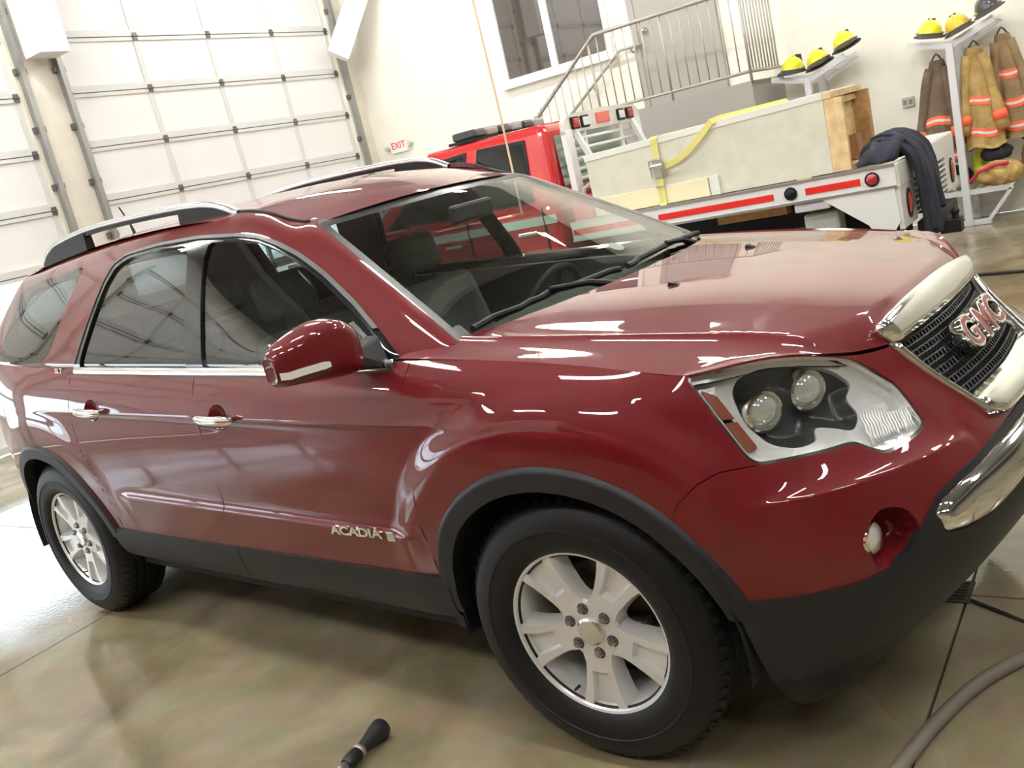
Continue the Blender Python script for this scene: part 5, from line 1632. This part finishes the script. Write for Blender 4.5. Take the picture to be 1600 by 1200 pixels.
def shelf_z(dx):   # height of the rack arms
    return 1.765 + (.29 * -dx * .85 if dx < 0 else dx * .38) + .042
hel = [(-.42, -.185, 'yellow', 2.6, -.20, 'bright yellow fire helmet at the left end of the coat rack top'), (-.42, .10, 'amber', 2.9, .32, 'amber yellow fire helmet with dark trim on the rising arm of the coat rack'),
       (-.42, .37, 'black', 2.7, .34, 'dark fire helmet at the right end of the coat rack top'),
       (-1.79, -.17, 'yellow', .4, -.12, 'leftmost yellow fire helmet on the rack behind the crate'), (-1.79, .13, 'yellow', .3, .33, 'middle yellow fire helmet on the rack behind the crate'), (-1.79, .42, 'yellow', .5, .33, 'rightmost yellow fire helmet on the rack behind the crate')]
for rx, dx, sh, rz, tilt, lab in hel:
    h = empty('fire_helmet')
    helmet_parts(h, sh)
    h.scale = (1.08, 1.08, 1.15)
    h.location = (rx + dx, 7.60, shelf_z(dx) + .012); h.rotation_euler = (-tilt, 0, PI / 2 + (.12 if rx > -1 else -.15))
    tag(h, lab, 'helmet', 'fire helmets on the gear racks')

def build_coat(x, y, zt, zb, wt, wb, color, ph, lab, tilt=0.0, dep=.10, bands=(.80, .45)):
    C = mat('coat_%s' % lab.split()[0], color, .85, noise=(10, .25, 4), bump=(120, .25))
    OR = mat('neon_orange_band', (.95, .16, .06), .6); SV = mat('silver_reflective', (.75, .72, .70), .4)
    c = tag(empty('turnout_coat'), lab, 'coat')
    n = 40
    def ring(t, grow=0.0):
        w = wt + (wb - wt) * (t ** .75); d = dep * (.55 + .45 * t)
        z = zt + (zb - zt) * t; r = []
        for a in np.linspace(0, 2 * PI, n, endpoint=False):
            f = 1 + .10 * t * math.sin(5 * a + ph + 2 * t) + .07 * t * math.sin(9 * a + 2 * ph)
            r.append((x + tilt * t + (w * f + grow) * math.cos(a), y + (d * f + grow) * math.sin(a), z + .02 * math.sin(3 * a + ph) * t))
        return r
    grid_mesh('coat_body', [ring(t) for t in np.linspace(0, 1, 22)], C, c, closed_v=True, caps=True)
    for b in bands:
        t0 = 1 - b
        o = grid_mesh('neon_band', [ring(t, .006) for t in np.linspace(t0, t0 + .085, 4)], OR, c, closed_v=True)
        grid_mesh('silver_band', [ring(t, .009) for t in np.linspace(t0 + .030, t0 + .055, 3)], SV, o, closed_v=True)
    # sleeve hanging at the front
    for s in (-1, 1):
        pts = []; rad = []
        for t in np.linspace(0, 1, 9):
            pts.append((x + tilt * t + s * (wt * .95 + (wb * 1.02 - wt * .95) * t ** .8), y - dep * (.25 + .2 * t), zt - .07 + (zb + .12 - zt + .10) * t)); rad.append(.046 + .010 * t + .008 * math.sin(7 * t + ph))
        sl = MB().tube(pts, rad, 12).build('sleeve', C, c, smooth=True)
        q = [pts[6], pts[7]]
        MB().tube(q, [rad[6] + .006, rad[7] + .006], 12).build('cuff_band', OR, sl, smooth=True)
    MB().tube([(x - .05, y, zt - .01), (x - .02, y, zt + .04), (x, y, zt + .06), (x + .02, y, zt + .04), (x + .05, y, zt - .01)], .008, 6).build('hanger_loop', mat('hanger_dark', (.05, .05, .05), .5), c)
    settle(c, (x, y, zb))
build_coat(-.570, 7.64, 1.66, .66, .065, .185, (.15, .105, .07), .4, 'brown turnout coat with orange reflective bands left of the rack post', -.06, bands=(.46, .12))
build_coat(-.225, 7.60, 1.70, .74, .065, .165, (.42, .28, .10), 1.7, 'tan turnout coat with orange bands right of the rack post', .02, bands=(.52, .20))
build_coat(.0, 7.78, 1.76, .78, .065, .170, (.28, .19, .10), 2.9, 'olive tan turnout coat rightmost on the coat rack', .07, bands=(.66, .38, .16))

def lump(name, c, r, color, lab, cat, seed, amp=.16, parts=None):
    rnd = random.Random(seed); ks = [(rnd.uniform(2, 6), rnd.uniform(2, 6), rnd.uniform(0, 6), rnd.uniform(.4, 1)) for _ in range(5)]
    m = mat(name + '_cloth_%d' % seed, color, .85, noise=(12, .3, 4), bump=(80, .35))
    g = []
    for i in range(19):
        th = PI * i / 18; row = []
        for b in np.linspace(0, 2 * PI, 36, endpoint=False):
            d = Vector((math.sin(th) * math.cos(b), math.sin(th) * math.sin(b), math.cos(th)))
            f = 1 + amp * sum(w * math.sin(k1 * d.x * 2 + k2 * d.y * 2 + p + d.z * 3) for k1, k2, p, w in ks) / 2.2
            row.append((r[0] * d.x * f, r[1] * d.y * f, max(-r[2] * .8, r[2] * d.z * f) + r[2] * .8))
        g.append(row)
    root = empty(name, c)
    grid_mesh('cloth_body', g, m, root, closed_v=True)
    tag(root, lab, cat)
    return root
SZ = .368
b1 = lump('tan_trousers', (-.12, 7.60, SZ), (.21, .16, .125), (.52, .34, .12), 'bundled tan turnout trousers on the rack shelf', 'trousers', 3)
MB().tube([(-.26, -.10, .06), (-.16, -.15, .16), (-.02, -.16, .20), (.1, -.12, .20)], .018, 8).build('red_suspender', mat('suspender_red', (.55, .03, .06), .6), b1)
lump('navy_gear_bag', (-.13, 7.66, SZ + .230), (.14, .10, .085), (.02, .022, .03), 'dark navy gear bundle on top of the tan trousers', 'bag', 5, .12)
b3 = lump('yellow_trousers', (-.285, 7.86, SZ), (.10, .09, .20), (.62, .66, .05), 'lime yellow folded trousers behind the tan bundle', 'trousers', 8)
lump('brown_gear', (.20, 7.80, SZ), (.13, .14, .20), (.38, .24, .10), 'tan brown bundle at the right end of the rack shelf', 'clothing', 11)
lump('maroon_bundle', (.20, 7.84, SZ + .345), (.13, .10, .075), (.22, .02, .04), 'maroon cloth bundle lying highest on the gear pile', 'clothing', 13)
lump('grey_hood', (-.60, 7.62, SZ), (.15, .12, .085), (.55, .53, .48), 'pale grey hood lying on the rack shelf left of the post', 'hood', 17)
lump('black_boots_bag', (-.57, 7.90, SZ), (.15, .08, .12), (.03, .03, .032), 'black bag on the rack shelf under the brown coat', 'bag', 19)

# ---------------------------------------------------------------- things on the floor
def smooth_path(pts, n=10):
    P = [Vector(p) for p in pts]; out = []
    for i in range(len(P) - 1):
        p0 = P[max(i - 1, 0)]; p1 = P[i]; p2 = P[i + 1]; p3 = P[min(i + 2, len(P) - 1)]
        for k in range(n):
            t = k / n
            out.append(.5 * ((2 * p1) + (p2 - p0) * t + (2 * p0 - 5 * p1 + 4 * p2 - p3) * t * t + (3 * p1 - p0 - 3 * p2 + p3) * t ** 3))
    return out + [P[-1]]
tag(MB().tube(smooth_path([(2.6, .35, .019), (1.9, .25, .019), (1.25, .02, .019), (.92, -.18, .019), (.77, -.36, .019), (.68, -.58, .019), (.625, -.80, .019), (.55, -1.15, .019), (.45, -1.7, .019), (.5, -2.4, .019)]), .019, 10).build('grey_hose', mat('hose_grey_rubber', (.20, .175, .14), .6), None, smooth=True),
    'thick grey rubber hose lying on the floor in front of the dark red vehicle', 'hose')
tag(MB().tube(smooth_path([(.66, .06, .006), (.74, .01, .006), (.86, -.06, .006), (.98, -.115, .046), (1.1, -.18, .010), (1.6, -.3, .006), (2.4, -.2, .006)]), .006, 6).build('thin_black_cable', mat('cable_black', (.03, .025, .03), .5), None, smooth=True),
    'thin black cable running from the floor drain', 'cable')
tag(MB().tube(smooth_path([(-1.2, 5.25, .013), (-.5, 5.10, .013), (.05, 5.0, .013), (.32, 4.96, .013), (1.2, 4.7, .013), (2.6, 4.8, .013)]), .013, 8).build('dark_rope', mat('rope_dark', (.05, .045, .04), .8), None, smooth=True),
    'dark rope lying on the floor beyond the grille', 'rope')
# floor drain
d = tag(empty('floor_drain', (.585, .115, 0)), 'small square metal floor drain beside the front bumper', 'drain')
for a, b in (((-.07, -.07), (.07, -.055)), ((-.07, .055), (.07, .07)), ((-.07, -.055), (-.055, .055)), ((.055, -.055), (.07, .055))):
    MB().b2((a[0], a[1], -.01), (b[0], b[1], .004)).build('drain_frame', mat('drain_iron', (.06, .05, .045), .5, metal=.6), d)
for k in range(5):
    MB().b2((-.055, -.046 + k * .021, -.01), (.055, -.038 + k * .021, .003)).build('drain_bar', mat('drain_iron'), d)
MB().b2((-.056, -.056, .0004), (.056, .056, .0008)).build('drain_well', mat('drain_black', (.008, .007, .008), .6), d)
# spray nozzle on its hose
n = tag(empty('spray_nozzle', (-.866, -1.150, .034)), 'black spray nozzle lying on the concrete at the bottom of the picture', 'nozzle')
dirv = Vector((-.10, 1.0, 0)).normalized()
rot = Vector((0, 0, 1)).rotation_difference(dirv).to_matrix()
NB = mat('nozzle_black', (.016, .016, .017), .45)
MB().lathe([(.0, .095), (.030, .095), (.034, .085), (.032, .06), (.022, .01), (.019, -.02)], 24, 'z', (0, 0, 0), True, rot).build('nozzle_bell', NB, n, auto=40)
MB().lathe([(.021, -.02), (.023, -.025), (.023, -.032), (.021, -.036)], 24, 'z', (0, 0, 0), True, rot).build('nozzle_ring', mat('nozzle_ring_grey', (.45, .43, .42), .35, metal=.6), n, auto=40)
MB().lathe([(.021, -.036), (.024, -.045), (.024, -.085), (.019, -.095)], 24, 'z', (0, 0, 0), True, rot).build('nozzle_collar', NB, n, auto=40)
MB().lathe([(.013, -.095), (.015, -.10), (.015, -.118), (.011, -.122)], 12, 'z', (0, 0, 0), True, rot).build('nozzle_coupling', mat('coupling_steel', (.55, .52, .48), .3, metal=.8), n, auto=40)
st = dirv * -.122
MB().tube(smooth_path([st, dirv * -.22 + Vector((0, 0, -.014)), dirv * -.5 + Vector((0, 0, -.022)), Vector((.25, -1.2, -.022)), Vector((.8, -1.6, -.022))]), .011, 8).build('nozzle_hose', mat('nozzle_hose_dark', (.045, .04, .035), .6), n, smooth=True)

# ---------------------------------------------------------------- rescue truck parked behind the photographer (seen only as a reflection in the paint and glass)
def build_rescue():
    BODY = mat('pale_truck_body', (.60, .61, .55), .3, coat=.6); RED = mat('fire_red_paint'); BLK = mat('black_plastic'); ALU = mat('brushed_aluminium')
    t = tag(empty('rescue_truck'), 'pale rescue truck with red lettering, mirrored in the side of the dark red vehicle', 'truck')
    B = lambda a, b, nm, m, **k: MB().b2(a, b).build(nm, m, t, **k)
    y0, y1 = -7.1, -4.8
    B((-7.6, y0, .55), (-2.4, y1, 3.40), 'body_box', BODY, bevel=.06)
    B((-7.62, y1 - .01, .55), (-2.38, y1 + .012, .95), 'lower_red_band', RED)
    B((-2.4, y0 + .05, .45), (-.9, y1 - .05, 2.6), 'cab', RED, bevel=.18, seg=4)
    B((-2.1, y1 - .08, 1.55), (-1.3, y1 - .03, 2.2), 'cab_window', mat('dark_glass'))
    for x in (-7.0, -5.0, -3.9, -2.95):
        d = B((x - .5, y1, 1.0), (x + .5, y1 + .03, 1.75), 'locker_door', ALU, bevel=.01)
        MB().b2((x - .12, y1 + .03, 1.05), (x + .12, y1 + .05, 1.08)).build('locker_handle', BLK, d)
    for x in (-6.0, -1.7):
        for y in (y0 + .15, y1 - .13):
            w = MB().lathe([(.0,-.14),(.24,-.14),(.26,-.12),(.28,-.15),(.42,-.15),(.47,-.11),(.47,.11),(.42,.15),(.28,.15),(.26,.12),(.24,.14),(.0,.14)], 32, 'y', (x, y, .47)).build('wheel', mat('tyre_rubber'), t, auto=35)
    text_obj('side_lettering', 'FIRE PROTECTION DISTRICT', .30, mat('lettering_red', (.45, .04, .04), .5), t, frame_matrix((-5.0, y1 + .004, 2.95), (-1, 0, 0), (0, 0, 1)), extrude=.003)
    o = MB().lathe([(.30, .0), (.30, .01), (.22, .012), (.22, .0)], 32, 'y', (-4.6, y1 + .002, 2.35)).build('side_emblem', mat('emblem_brown', (.42, .18, .08), .5), t)
    settle(t, (-4.6, -5.95, 0))
build_rescue()
